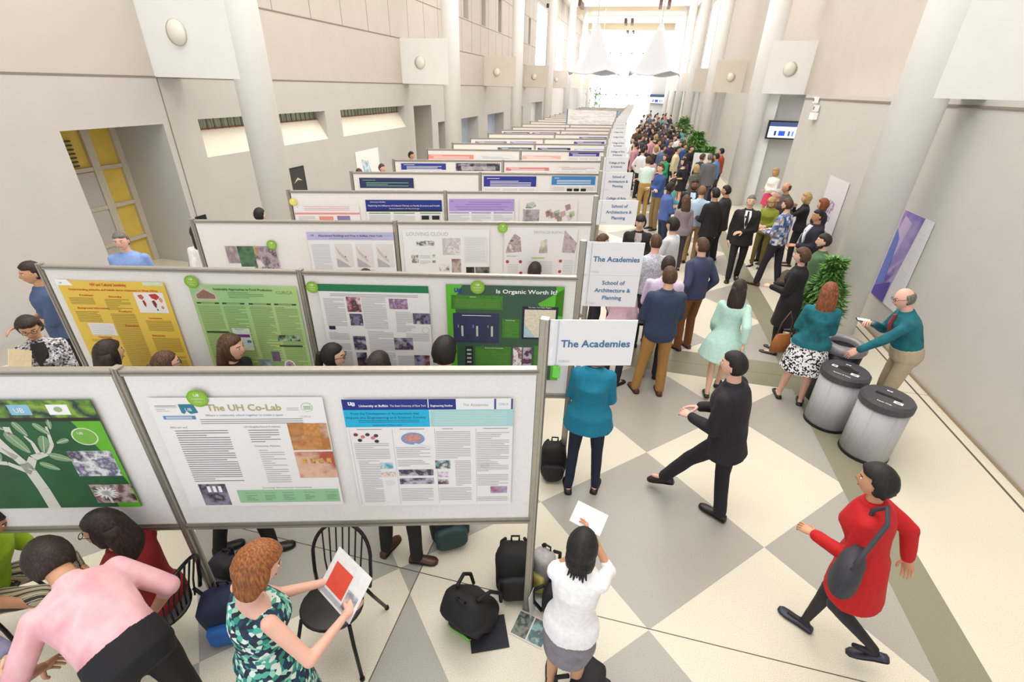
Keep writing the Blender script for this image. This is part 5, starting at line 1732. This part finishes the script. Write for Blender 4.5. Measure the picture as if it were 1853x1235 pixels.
SPOTS = [(.62, 17.5, 1), (1.12, 18.2, 5), (.4, 19.3, 0), (1.5, 19.2, 4), (.85, 20.4, 3), (2.1, 20.6, 0), (1.35, 21.3, 2), (.3, 21.8, 1), (1.9, 22.6, 5), (.7, 23.0, 4), (1.95, 21.9, 0), (1.25, 23.9, 1), (.25, 24.3, 2), (1.75, 25.0, 0), (.95, 25.6, 3), (1.9, 24.4, 4), (.45, 26.8, 5), (1.45, 27.1, 2), (2.1, 27.8, 1), (.9, 28.6, 0), (2.7, 26.6, 3), (.3, 29.2, 4), (1.6, 29.6, 5), (1.1, 31.0, 1), (2.2, 30.6, 2), (.55, 31.7, 0), (1.7, 32.6, 4), (2.6, 32.0, 1), (.2, 33.4, 3), (1.15, 34.2, 2), (2.05, 34.8, 0), (.7, 35.8, 5), (1.6, 36.6, 1), (2.5, 36.2, 4), (.25, 37.6, 0), (1.1, 38.4, 2), (2.0, 39.0, 3), (.65, 40.6, 4), (1.5, 41.2, 0), (2.4, 40.8, 1), (.95, 43.4, 2), (1.9, 44.2, 5), (.4, 45.0, 0), (2.6, 45.0, 4), (1.4, 47.0, 1), (2.1, 48.6, 2), (.8, 49.5, 3), (1.7, 51.5, 0), (2.5, 52.0, 1), (1.1, 54.0, 4), (.3, 18.3, 4), (1.75, 18.0, 1), (2.1, 23.6, 5), (2.9, 29.4, 0), (.8, 14.0, 2), (1.05, 13.0, 1), (.05, 19.9, 0), (.0, 21.0, 5), (-.05, 22.6, 0), (.05, 25.5, 1), (.0, 27.5, 4), (.1, 31.0, 0), (1.0, 19.5, 0), (1.55, 20.6, 1), (.9, 21.9, 0), (1.5, 22.3, 4), (.35, 23.0, 0), (1.35, 25.6, 0), (.65, 25.4, 1), (1.95, 26.4, 0), (1.0, 27.3, 0), (.55, 28.2, 1), (1.95, 29.0, 4), (1.3, 30.2, 0), (.8, 32.8, 0), (2.0, 31.8, 0), (1.35, 33.4, 0), (.5, 34.6, 1), (2.0, 37.2, 0), (1.2, 36.6, 0)]
taken = [(2.42, 17.2), (2.2, 17.6), (2.78, 18.2), (3.12, 19.6), (1.62, 16.9), (1.9, 15.7), (.46, 15.2), (2.45, 19.4), (2.85, 20.9), (2.75, 24.8)]
fixed = []
for (x, y, p_) in SPOTS:
    for tr in range(12):
        near = [q for q in taken if hypot(q[0] - x, q[1] - y) < .55]
        if not near:
            break
        q = near[0]
        d_ = max(.02, hypot(x - q[0], y - q[1]))
        x, y = q[0] + (x - q[0]) / d_ * .57, q[1] + (y - q[1]) / d_ * .57 + .03
    taken.append((x, y))
    fixed.append((x, y, p_))
SPOTS = fixed
rr = random.Random(11)
HAIRNAME = {0: 'short dark hair', 1: 'long dark hair', 2: 'short brown hair', 3: 'blond bob', 4: 'cropped black hair', 5: 'brown ponytail'}
used_ = {}
rc = random.Random(23)
for k, (x, y, pi_) in enumerate(SPOTS):
    src = PROTO[pi_]
    cn, ch = COLS[rc.randrange(len(COLS))]
    if k < 6:
        cn, ch = (('pink', 'd8a8b4'), ('emerald green', '1c9c6c'), ('black', '1c1a20'), ('cream', 'dcd0a8'), ('black', '1c1a20'), ('black', '1c1a20'))[k]
    o = src.copy()
    COL.objects.link(o)
    o.location = (x, y, 0)
    o.rotation_euler = (0, 0, rr.uniform(-2.6, 2.6))
    s_ = rr.uniform(.95, 1.04)
    o.scale = (s_, s_, s_)
    depth = 'near crowd' if y < 20 else 'middle crowd' if y < 28 else 'distant crowd' if y < 38 else 'farthest crowd'
    side = 'beside the signs' if x < .9 else 'mid aisle' if x < 1.8 else 'towards the columns'
    lab = 'person in %s with %s, %s %s' % (cn, HAIRNAME[pi_], depth, side)
    used_[lab] = used_.get(lab, 0) + 1
    if used_[lab] > 1:
        lab = 'person in %s with %s, level with the %s board row' % (cn, HAIRNAME[pi_], RANK[min(25, max(0, int((y - 2) / 1.75)))])
    tag(o, lab, 'person', 'crowd far down the aisle')
    for c in src.children:
        d = c.copy()
        COL.objects.link(d)
        d.parent = o
        kind = c.name.split('.')[0]
        if kind in ('jacket', 'blouse', 'shirt', 'dress', 'sweater'):
            d.material_slots[0].link = 'OBJECT'
            d.material_slots[0].material = mat(ch, .8, var=.07, scale=40)
for o in PROTO:
    for c in list(o.children):
        bpy.data.objects.remove(c)
    bpy.data.objects.remove(o)
# ------------------------------------------------------------ things
# steel chairs with slatted hoop backs
CHM = mat('1b1a1c', .35, .3, var=.08)
def chair(label, x, y, rz):
    t = thing('cafe_chair', label, 'chair', (x, y, 0), radians(rz), 'black slat-back chairs')
    mb = MB()
    n = 22
    pts = []
    rings = []
    for zz, sc in ((.435, .93), (.45, 1.0), (.462, 1.0), (.468, .94)):
        rings.append([V3(((.2 + .02 * sin(a)) * sc * cos(a) * (1.0 if sin(a) < 0 else 1.02), .2 * sc * sin(a), zz)) for a in [2 * pi * i / 28 for i in range(28)]])
    vs = [v for r in rings for v in r]
    fs = [(j * 28 + i, j * 28 + (i + 1) % 28, (j + 1) * 28 + (i + 1) % 28, (j + 1) * 28 + i) for j in range(3) for i in range(28)]
    fs += [tuple(reversed(range(28))), tuple(range(84, 112))]
    mb.add(vs, fs, mat('201e20', .42, var=.1), True)
    mb.build('seat', t)
    mb = MB()
    hoop = []
    for i in range(19):
        a = pi * i / 18
        hoop.append((.205 * cos(a) * (1 if abs(cos(a)) < .99 else .98), -.19 - .10 * sin(a), .62 + .26 * sin(a) ** .8))
    hoop = [(.19, -.15, .43), (.2, -.17, .52)] + hoop + [(-.2, -.17, .52), (-.19, -.15, .43)]
    mb.tube(hoop, .0125, 8, CHM)
    mb.build('back_hoop', t)
    for k in range(7):
        xx = (k - 3) * .047
        zt = .62 + .26 * (max(0, 1 - (xx / .205) ** 2)) ** .42
        yt = -.19 - .10 * sqrt(max(0, 1 - (xx / .205) ** 2))
        mb = MB()
        mb.tube([(xx * .8, -.175, .45), (xx * .9, -.2, .6), (xx, yt, zt)], .0062, 6, CHM)
        mb.build('back_slat', t)
    for sx, sy in ((1, 1), (-1, 1), (1, -1), (-1, -1)):
        mb = MB()
        mb.tube([(.16 * sx, .13 * sy, .44), (.185 * sx, .17 * sy, .3), (.225 * sx, (.22 if sy > 0 else .27) * sy, .008)], .0125, 8, CHM)
        mb.cyl((.225 * sx, (.22 if sy > 0 else .27) * sy), .016, .016, 0, .02, mat('0d0d0f', .6))
        mb.build('leg', t)
    return t
chair('black slat-back metal chair occupied by the person in the red sweater', -2.62, 1.3, 98)
chair('empty black slat-back metal chair beside the printed dress', -1.54, 1.62, -172 + 0)
chair('black slat-back metal chair under the person in lime green', -3.8, 1.07, -60)

# -- bags
def backpack(label, x, y, rz, col, accent, size=(.3, .2, .42), tiltx=0, name='backpack', stripe=None, z=.0, group='bags on the floor'):
    t = thing(name, label, 'backpack', (x, y, z), radians(rz), group)
    w, d, h = size
    R = Matrix.Rotation(radians(tiltx), 4, 'X')
    def sup(mb, c, rx, ry, rz_, m, n=20, k=12, p=.55):
        vs = []
        f = lambda a: math.copysign(abs(a) ** p, a)
        for j in range(k):
            ph = -pi / 2 + pi * (j + .5) / k
            for i in range(n):
                th = 2 * pi * i / n
                v = V3((c[0] + rx * f(cos(ph)) * f(cos(th)), c[1] + ry * f(cos(ph)) * f(sin(th)), c[2] + rz_ * f(sin(ph))))
                v += noise.noise_vector(v * 9 + V3((x, y, 0)) * 3) * .018
                v = R @ v
                v.z = max(v.z, .004)
                vs.append(v)
        fs = [(j * n + i, j * n + (i + 1) % n, (j + 1) * n + (i + 1) % n, (j + 1) * n + i) for j in range(k - 1) for i in range(n)]
        fs += [tuple(reversed(range(n))), tuple(range((k - 1) * n, k * n))]
        mb.add(vs, fs, m, True)
    cm = mat(col, .75, var=.15, scale=25)
    am = mat(accent, .65, var=.1)
    mb = MB()
    sup(mb, (0, 0, h * .5), w * .5, d * .5, h * .5, cm)
    mb.build('bag_body', t)
    mb = MB()
    sup(mb, (0, -d * .5, h * .32), w * .4, d * .25, h * .26, am)
    mb.build('front_pocket', t)
    mb = MB()
    mb.tube([R @ V3(p) for p in ((-.03, d * .3, h * .98), (-.03, d * .3, h + .035), (.03, d * .3, h + .035), (.03, d * .3, h * .98))], .008, 6, mat('101012', .6))
    mb.build('handle', t)
    for sx in (1, -1):
        mb = MB()
        pts = [R @ V3((sx * w * .25, d * .5, h * .92)), R @ V3((sx * w * .34, d * .5 + .07, h * .7)), R @ V3((sx * w * .38, d * .5 + .06, h * .35)), R @ V3((sx * w * .36, d * .45, h * .08))]
        for q in pts:
            q.z = max(q.z, .014)
        mb.tube(pts, .014, 7, mat('141416', .7))
        mb.build('shoulder_strap', t)
    mb = MB()
    zp = [R @ V3((w * .49 * cos(a), -d * .12, h * .5 + h * .47 * sin(a))) for a in [pi * i / 12 for i in range(13)]]
    for q in zp:
        q.z = max(q.z, .01)
    mb.tube(zp, .004, 5, mat('9a9aa0', .4, .5))
    mb.build('zipper', t)
    if stripe:
        mb = MB()
        mb.box((-w * .3, -d * .78, h * .42), (w * .25, -d * .72, h * .5), mat(stripe, .5), R)
        mb.build('stripe', t)
    return t
backpack('navy backpack with bright blue side panel on the floor behind the dress', -2.36, 1.56, 30, '1c2440', '1f5fa8', (.34, .24, .42), 10)
backpack('small dark grey bag squeezed between the chair and the navy backpack', -2.62, 1.8, 0, '24242a', '3c3c44', (.22, .16, .3), 0, 'shoulder_bag')
backpack('black backpack with a lime green stripe lying near the board post', -.66, 2.12, -20, '17171a', '2a1c20', (.36, .24, .44), 42, stripe='6cc044')
backpack('black rucksack standing upright against the board post', -.46, 2.32, 15, '141315', '1c1a1c', (.3, .22, .44), -6)
backpack('grey and white rucksack with a yellow top behind the board post', -.26, 2.42, -20, 'a8a4a4', 'c4b468', (.2, .16, .36), 0)
backpack('black bag lying behind the person in the white blouse', -.12, 2.26, 80, '1a1a1e', '24242c', (.26, .18, .3), 0, 'shoulder_bag')
backpack('dark duffel bag on the floor in front of the grey skirt', .16, 1.72, 70, '201e24', '2c2a30', (.3, .2, .24), 0, 'duffel_bag')
backpack('black backpack leaning beside the post left of the turquoise jacket', -.37, 3.62, 10, '141316', '1e1c20', (.26, .18, .42), 0)
backpack('black backpack with teal marks hanging low behind the nearest board', -1.12, 2.64, 30, '1c2224', '24403f', (.34, .22, .46), 0, z=.35 if False else 0)
backpack('taupe backpack behind the blue plaid shirt', 3.3, 10.0, 230, '6c5c50', '54463c', (.3, .18, .42), 0, z=.0)
# handbag with a brown strap held beside the print skirt
t = thing('handbag', 'tan leather handbag hanging beside the black and white print skirt', 'bag', (2.12, 5.9, .62), radians(20))
mb = MB()
mb.loft([((0, 0, 0), (.12, 0, 0), (0, .05, 0)), ((0, 0, .1), (.13, 0, 0), (0, .05, 0)), ((0, 0, .24), (.1, 0, 0), (0, .02, 0))], 16, mat('9c5c2c', .5, var=.1))
mb.build('bag_body', t)
mb = MB()
mb.tube([(-.09, 0, .22), (-.07, 0, .4), (0, .0, .55), (.07, 0, .4), (.09, 0, .22)], .008, 6, mat('5c3820', .5))
mb.build('strap', t)
# shoulder bag of the red-coated walker
t = thing('shoulder_bag', 'slouchy dark grey shoulder bag carried against the red coat', 'bag', (1.59, 2.29, .84), radians(60))
mb = MB()
mb.loft([((0, 0, 0), (.1, 0, 0), (0, .05, 0)), ((0, 0, .06), (.17, 0, 0), (0, .08, 0)), ((0, 0, .2), (.17, 0, 0), (0, .07, 0)), ((0, 0, .3), (.11, 0, 0), (0, .03, 0))], 18, mat('35353e', .7, var=.15))
mb.build('bag_body', t)
mb = MB()
mb.tube([(-.12, 0, .26), (-.06, -.02, .36), (.08, -.06, .52), (.15, -.03, .58), (.17, .02, .5), (.14, .0, .3)], .014, 7, mat('3c3a42', .7))
mb.build('strap', t)

# papers
def sheet(name, label, x, y, z, rz, w, h, m, art=None, tilt=0, cat='paper', roll=0):
    t = thing(name, label, cat, (x, y, z), 0)
    M = Matrix.Rotation(radians(rz), 4, 'Z') @ Matrix.Rotation(radians(tilt), 4, 'X') @ Matrix.Rotation(radians(roll), 4, 'Y')
    mb = MB()
    mb.box((-w / 2, -h / 2, 0), (w / 2, h / 2, .003), m, M)
    if art:
        for x0, y0, x1, y1, mm in art:
            mb.add([M @ V3(p) for p in ((x0 * w - w / 2, y0 * h - h / 2, .0042), (x1 * w - w / 2, y0 * h - h / 2, .0042), (x1 * w - w / 2, y1 * h - h / 2, .0042), (x0 * w - w / 2, y1 * h - h / 2, .0042))], [(0, 1, 2, 3)], mm)
    mb.build('page', t)
    return t
sheet('brochure', 'glossy brochure with dark teal pictures lying on the floor', -.27, 2.04, .002, -12, .26, .2, mat('d8d4cc', .4), [(.04, .05, .48, .95, photo(('4c5450', '7c8478', '2c3430', '94a09c'), 30)), (.52, .05, .97, .95, photo(('5c98a0', '94b8b8', '4c5c58', '3c7c88'), 30))])
sheet('note_paper', 'blank white sheet beside the board post on the floor', -.19, 2.22, .002, -20, .18, .1, mat('ececf2', .5))
sheet('cloth_pouch', 'dark navy drawstring pouch spread flat below the striped backpack', -.56, 1.93, .004, 24, .27, .24, mat('23252f', .7, var=.1))
sheet('booklet', 'white booklet propped upright against the bottom of the post', -.29, 2.16, .12, 80, .1, .22, mat('e8e8f0', .5), tilt=84)
m4 = JF['M']
wr = m4 @ ((JF['wr', 0] + JF['wr', 1]) / 2 + V3((0, .06, .03)))
sheet('leaflet', 'red and white leaflet held open by the person in the print dress', wr.x, wr.y, wr.z + .02, -26, .3, .25, mat('e8e4e4', .5), [(.12, .2, .62, .75, mat('e0503c', .5)), (.66, .1, .94, .5, photo(('c8c8cc', '8c8c94', 'e8e8ec'), 30)), (.1, .05, .9, .15, mat('b4b4bc', .5))], 48)
wr = JW['M'] @ (JW['wr', 0] + V3((-.03, .07, .09)))
sheet('card', 'white card raised overhead by the person in the white blouse', wr.x - .02, wr.y, wr.z, -20, .2, .13, mat('f4f4f6', .4), None, 35)
t = sheet('folder', 'tan folder hugged by the person in the grey print jacket', -5.06, 2.47, 1.2, 6, .24, .3, mat('d8c49c', .6), [(.03, .02, .06, .98, mat('f0e8d8', .5))], 66, 'folder')
sheet('paper_sheet', 'white sheet held by the person in the light blue shirt', 1.78, 11.42, 1.1, 10, .28, .2, mat('f0f0f4', .5), None, 30)
wr = JT['M'] @ (JT['wr', 0] + V3((0, .1, .02)))
t = thing('phone', 'dark phone with a lit white screen above the bins', 'phone', (wr.x, wr.y, wr.z), radians(80))
mb = MB()
mb.box((-.04, -.075, 0), (.04, .075, .01), BLACK)
mb.build('case', t)
mb = MB()
mb.box((-.034, -.065, .0102), (.034, .065, .0115), mat('d8e4f8', .3, var=0, emit=1))
mb.build('screen', t)

# recycling bins
SILV = ramp_mat('brushed_silver', ('b4b3b6', 'bdbcc0', 'adacb0'), 3, 'noise', .45, const=False, stretch=(6, 6, .4))
LID = mat('46454a', .5, var=.06)
def bin_(label, x, y, rz, words, hole='slot'):
    t = thing('recycling_bin', label, 'bin', (x, y, 0), radians(rz), 'silver recycling bins')
    mb = MB()
    mb.cyl((0, 0), .235, .235, .03, .66, SILV, 40, True)
    mb.build('bin_body', t)
    mb = MB()
    mb.cyl((0, 0), .24, .24, 0, .035, BLACK, 40)
    mb.build('base_ring', t)
    mb = MB()
    mb.cyl((0, 0), .247, .247, .65, .72, LID, 40)
    mb.cyl((0, 0), .243, .225, .72, .745, LID, 40)
    if hole == 'slot':
        mb.box((-.12, -.022, .744), (.12, .022, .748), BLACK)
    else:
        mb.cyl((0, 0), .07, .07, .744, .749, BLACK, 24)
        mb.box((-.11, -.03, .744), (.11, .03, .7485), BLACK)
    mb.build('lid', t)
    for (a, b, w, h) in ((-.02, .12, .05, .02), (.1, -.08, .08, .05), (-.12, -.02, .06, .05)):
        if hole == 'slot' and a == -.12:
            continue
        mb = MB()
        mb.box((a - w / 2, b - h / 2, .748), (a + w / 2, b + h / 2, .7495), WHT)
        mb.box((a - w / 4, b - h / 4, .7495), (a + w / 4, b + h / 4, .75), mat('8c8c94', .5))
        mb.build('lid_label', t)
    mb = MB()
    put_text(mb, words, Matrix.Translation((0, -.185, .7485)), 0, 0, .02, WHT, None, True, True)
    mb.build('lid_lettering', t)
    return t
bin_('silver bin nearest the camera with a wide slot and Paper Only on its lid', 2.93, 4.9, -35, 'Paper Only')
bin_('silver bin in the middle with round opening and three white labels', 2.7, 5.39, -35, 'Bottles & Cans', 'hole')
t = thing('waste_bin', 'black waste bin with a broad grey rim behind the silver bins', 'bin', (2.82, 5.93, 0), 0)
mb = MB()
mb.cyl((0, 0), .2, .24, 0, .78, mat('1d1c22', .35, var=.08), 36, True)
mb.build('bin_body', t)
mb = MB()
n = 40
rg = []
for r_, z_ in ((.245, .74), (.262, .77), (.262, .81), (.235, .845), (.165, .85), (.15, .83), (.15, .78)):
    rg.append(((0, 0, z_), (r_, 0, 0), (0, r_, 0)))
mb.loft(rg, n, mat('8f8d8e', .4, .2, var=.04), True, False)
mb.build('rim', t)
mb = MB()
mb.cyl((0, 0), .15, .15, .70, .76, BLACK, 30)
mb.build('liner', t)

# potted plants
LEAFM = ramp_mat('leaves', ('3c6c2c', '5c8c40', '7cac58', '2c5824'), 14, 'noise', .55, const=False)
def plant(label, x, y, h, spread, nl, potr=.2, z0=.38, seed=1, leaf=.13):
    t = thing('potted_plant', label, 'plant', (x, y, 0), 0, 'potted plants along the aisle')
    R = random.Random(seed)
    mb = MB()
    mb.cyl((0, 0), potr * .8, potr, 0, .34, mat('3a332e', .6), 28, True)
    mb.cyl((0, 0), potr * .92, potr * .92, .3, .345, mat('2a2018', .9), 28)
    mb.build('pot', t)
    mb = MB()
    for k in range(5):
        a = k * 1.3
        mb.tube([(0.02 * cos(a), .02 * sin(a), .32), (.06 * cos(a), .06 * sin(a), z0 + .2), (.14 * cos(a) * spread * 2, .14 * sin(a) * spread * 2, h * .8)], [.014, .011, .006], 6, mat('6b5238', .8))
    mb.build('stem', t)
    mb = MB()
    for k in range(nl):
        a = R.uniform(0, 2 * pi)
        q = R.random()
        zz = z0 + (h - z0) * (R.random() ** .8)
        prof = sin(min(1, (zz - z0) / (h - z0) * 1.1 + .12) * pi) ** .6 if zz < h else 0
        r = spread * (.35 + .65 * q) * max(.25, prof)
        c = V3((r * cos(a), r * sin(a), zz))
        d = V3((cos(a + R.uniform(-.6, .6)), sin(a + R.uniform(-.6, .6)), R.uniform(-1.1, .5))).normalized()
        sd = d.cross(V3((R.uniform(-.3, .3), R.uniform(-.3, .3), 1))).normalized()
        L = leaf * R.uniform(.7, 1.2)
        W = L * .17
        mb.add([c, c + d * L * .4 + sd * W, c + d * L, c + d * L * .4 - sd * W, c + d * L * .45 - V3((0, 0, .01))], [(0, 1, 4), (1, 2, 4), (2, 3, 4), (3, 0, 4)], LEAFM)
    mb.build('foliage', t)
plant('tall feathery green ficus in front of the nearest right column', 2.98, 7.3, 1.48, .27, 2600, .2, .4, 3, .13)
plant('bushy green potted plant beside the distant white notice', 2.85, 20.9, 1.65, .4, 900, .22, .8, 4, .2)
plant('round green potted plant farther down along the right columns', 2.75, 24.8, 1.9, .5, 900, .25, 1.0, 5, .26)
plant('small green potted plant farthest down the right aisle', 2.7, 33, 2.1, .6, 600, .25, 1.1, 6, .3)
# white notice stand
t = thing('notice_stand', 'white printed notice on a stand below the distant potted plant', 'sign', (2.45, 19.4, 0), 0)
mb = MB()
mb.box((-.3, -.02, .75), (.3, .02, 1.55), mat('f2f2f4', .5, var=0))
mb.build('notice_board', t)
mb = MB()
M = Matrix(((1, 0, 0, 0), (0, 0, -1, -.024), (0, 1, 0, 0), (0, 0, 0, 1)))
put_text(mb, 'UB', M, 0, 1.4, .08, NAVY, None, True, True)
put_text(mb, 'CURCA', M, 0, 1.15, .07, LIGHTINK, None, True)
mb.build('lettering', t)
mb = MB()
mb.box((-.02, -.02, 0), (.02, .02, .8), ALU)
mb.box((-.2, -.14, 0), (.2, .14, .02), ALU)
mb.build('stand', t)
# screens
def screen(label, x, y, z, w, h, rz=0):
    t = thing('wall_screen', label, 'television', (x, y, z), radians(rz))
    mb = MB()
    mb.box((-w / 2, -.05, -h / 2), (w / 2, .05, h / 2), mat('1b1d24', .3))
    mb.build('bezel', t)
    mb = MB()
    a, b = w / 2 - .05, h / 2 - .05
    mb.box((-a, -.053, -b), (a, -.0505, b), mat('dde8f4', .3, var=0, emit=.9))
    mb.box((-a, -.056, b * .45), (a, -.053, b), mat('3c4c74', .3, var=0, emit=.5))
    for x0, x1, m in ((-.6, -.45, '2c3c6c'), (-.3, .15, '2c50c8'), (.35, .5, '4c5c8c'), (.6, .75, '6c94c8')):
        mb.box((x0 * a, -.057, -b * .75), (x1 * a, -.053, -b * .1), mat(m, .3, var=0, emit=.5))
    mb.build('display', t)
    mb = MB()
    mb.box((-.1, .05, -.1), (.1, .16, .1), mat('50525a', .4))
    mb.build('wall_bracket', t)
screen('wall screen showing a pale web page in the recess beyond the second right column', 4.66, 18.55, 2.46, .98, .56)
screen('small lit screen at the far right end of the hall', 2.1, 73.6, 2.5, 2.0, 1.1)
# wall posters and pictures
def wall_poster(label, x, y0, y1, z0, z1, arts, frame=None, name='wall_poster'):
    t = thing(name, label, 'poster', (x, (y0 + y1) / 2, (z0 + z1) / 2), 0)
    s = -1 if x > 0 else 1
    mb = MB()
    w, h = y1 - y0, z1 - z0
    mb.box((min(0, s * .01), -w / 2, -h / 2), (max(0, s * .01), w / 2, h / 2), frame or mat('e6e2e8', .4))
    for k, (pts, m) in enumerate(arts):
        xx = s * (.0115 + .0015 * k)
        vs = [V3((xx, -w / 2 + u * w, h / 2 - v * h)) for u, v in pts]
        mb.add(vs, [tuple(range(len(pts)))], m)
    mb.build('print', t)
PU = ramp_mat('purple_print', ('7c6cb8', '9c8cc8', 'b8a8d4', '6458a4'), 2, 'noise', .5, const=False)
wall_poster('tall white poster with a purple shape on the wall right of the nearest column', 4.27, 7.9, 8.75, .55, 1.95,
            [([(.28, 0), (1, 0), (1, .98), (.5, 1), (.42, .6)], PU), ([(.6, .1), (.9, .05), (1, .5), (.8, .6)], mat('c8b4d8', .5)), ([(.8, .3), (1, .2), (1, .98), (.7, .98)], mat('6478c4', .5)), ([(.5, .75), (1, .9), (1, 1), (.48, 1)], mat('5c44a8', .5))])
wall_poster('white poster with a purple flower pattern on the right wall behind the phone user', 4.27, 11.1, 12.2, .9, 1.96,
            [([(.3, .45), (.6, .4), (.8, .6), (.6, .9), (.35, .8)], photo(('d8d0e4', '8c78ac', 'f0ecf4', '5c4c8c'), 18))])
wall_poster('black framed picture with a thin white arch on the left wall', -8.59, 10.98, 11.72, .85, 1.5,
            [([(.05, .05), (.95, .05), (.95, .95), (.05, .95)], mat('3c3a38', .4)), ([(.3, .6), (.55, .4), (.8, .55), (.55, .5)], mat('c8c4a8', .5))], BLACK, 'framed_picture')
wall_poster('small black framed notice on the left wall beside the deep window niche', -8.59, 7.95, 8.22, .5, .98, [([(.3, .4), (.7, .4), (.7, 1), (.3, 1)], WHT)], BLACK, 'framed_picture')
wall_poster('pale blue and white poster on the left wall past the slit windows', -8.59, 14.4, 15.9, .7, 1.55, [([(.2, .3), (.5, .4), (.6, .9), (.3, .95)], photo(('c8e4f0', '8cc4dc', 'e8f0f4', '5ca8c8'), 6))], WHT)
# emergency light on the right wall
t = thing('emergency_light', 'white twin-headed emergency light high on the right wall', 'light', (4.22, 14.4, 3.05), 0)
mb = MB()
mb.box((-.05, -.16, -.09), (.05, .16, .06), WHT)
mb.build('housing', t)
for yy, zz in ((-.1, .1), (.1, .28)):
    mb = MB()
    mb.box((-.07, yy - .06, zz), (.03, yy + .06, zz + .13), WHT)
    mb.box((-.075, yy - .03, zz + .03), (-.068, yy + .03, zz + .1), BLACK)
    mb.build('lamp_head', t)
# high loudspeakers
for k, (x, y, z, lab) in enumerate(((-7.0, 38.5, 8.4, 'dark loudspeaker under the ceiling at the left columns'), (5.02, 18.0, 5.0, 'small dark speaker above the right wall joint'))):
    t = thing('loudspeaker', lab, 'speaker', (x, y, z), radians(20))
    mb = MB()
    mb.box((-.07, -.09, -.12), (.07, .09, .12), BLACK)
    mb.build('cabinet', t)
    mb = MB()
    mb.tube([(0, 0, .0), (.09, 0, .0)], .02, 6, mat('50525a', .4))
    mb.build('bracket', t)
# small black tables at the board ends
def table(label, x, y, rz):
    t = thing('side_table', label, 'table', (x, y, 0), radians(rz), 'black tables beside the boards')
    mb = MB()
    mb.box((-.4, -.28, .7), (.4, .28, .735), mat('1c1b1d', .4))
    mb.build('tabletop', t)
    for sx in (1, -1):
        for sy in (1, -1):
            mb = MB()
            mb.box((sx * .36 - .02, sy * .24 - .02, 0), (sx * .36 + .02, sy * .24 + .02, .7), mat('252427', .4))
            mb.build('leg', t)
table('black table in the aisle behind the second Academies sign', .35, 6.25, 12)
table('black table at the end of the fourth row by the aisle', .05, 8.6, 12)
# hanging greenery and pale fascia in the far left
t = thing('hanging_plant', 'trailing green plant in the far left distance', 'plant', (-4.6, 58, 3.0), 0)
mb = MB()
R = random.Random(4)
for k in range(260):
    c = V3((R.gauss(0, .35), R.gauss(0, .3), R.uniform(-1.7, .8)))
    d = V3((R.gauss(0, 1), R.gauss(0, 1), R.gauss(-.6, .6))).normalized()
    sd = d.cross(V3((0, .2, 1))).normalized()
    mb.add([c, c + d * .15 + sd * .06, c + d * .34, c + d * .15 - sd * .06], [(0, 1, 2, 3)], LEAFM)
mb.build('foliage', t)
mb = MB()
mb.tube([(0, 0, .6), (0, 0, 8)], .02, 6, ALU)
mb.build('hanger', t)
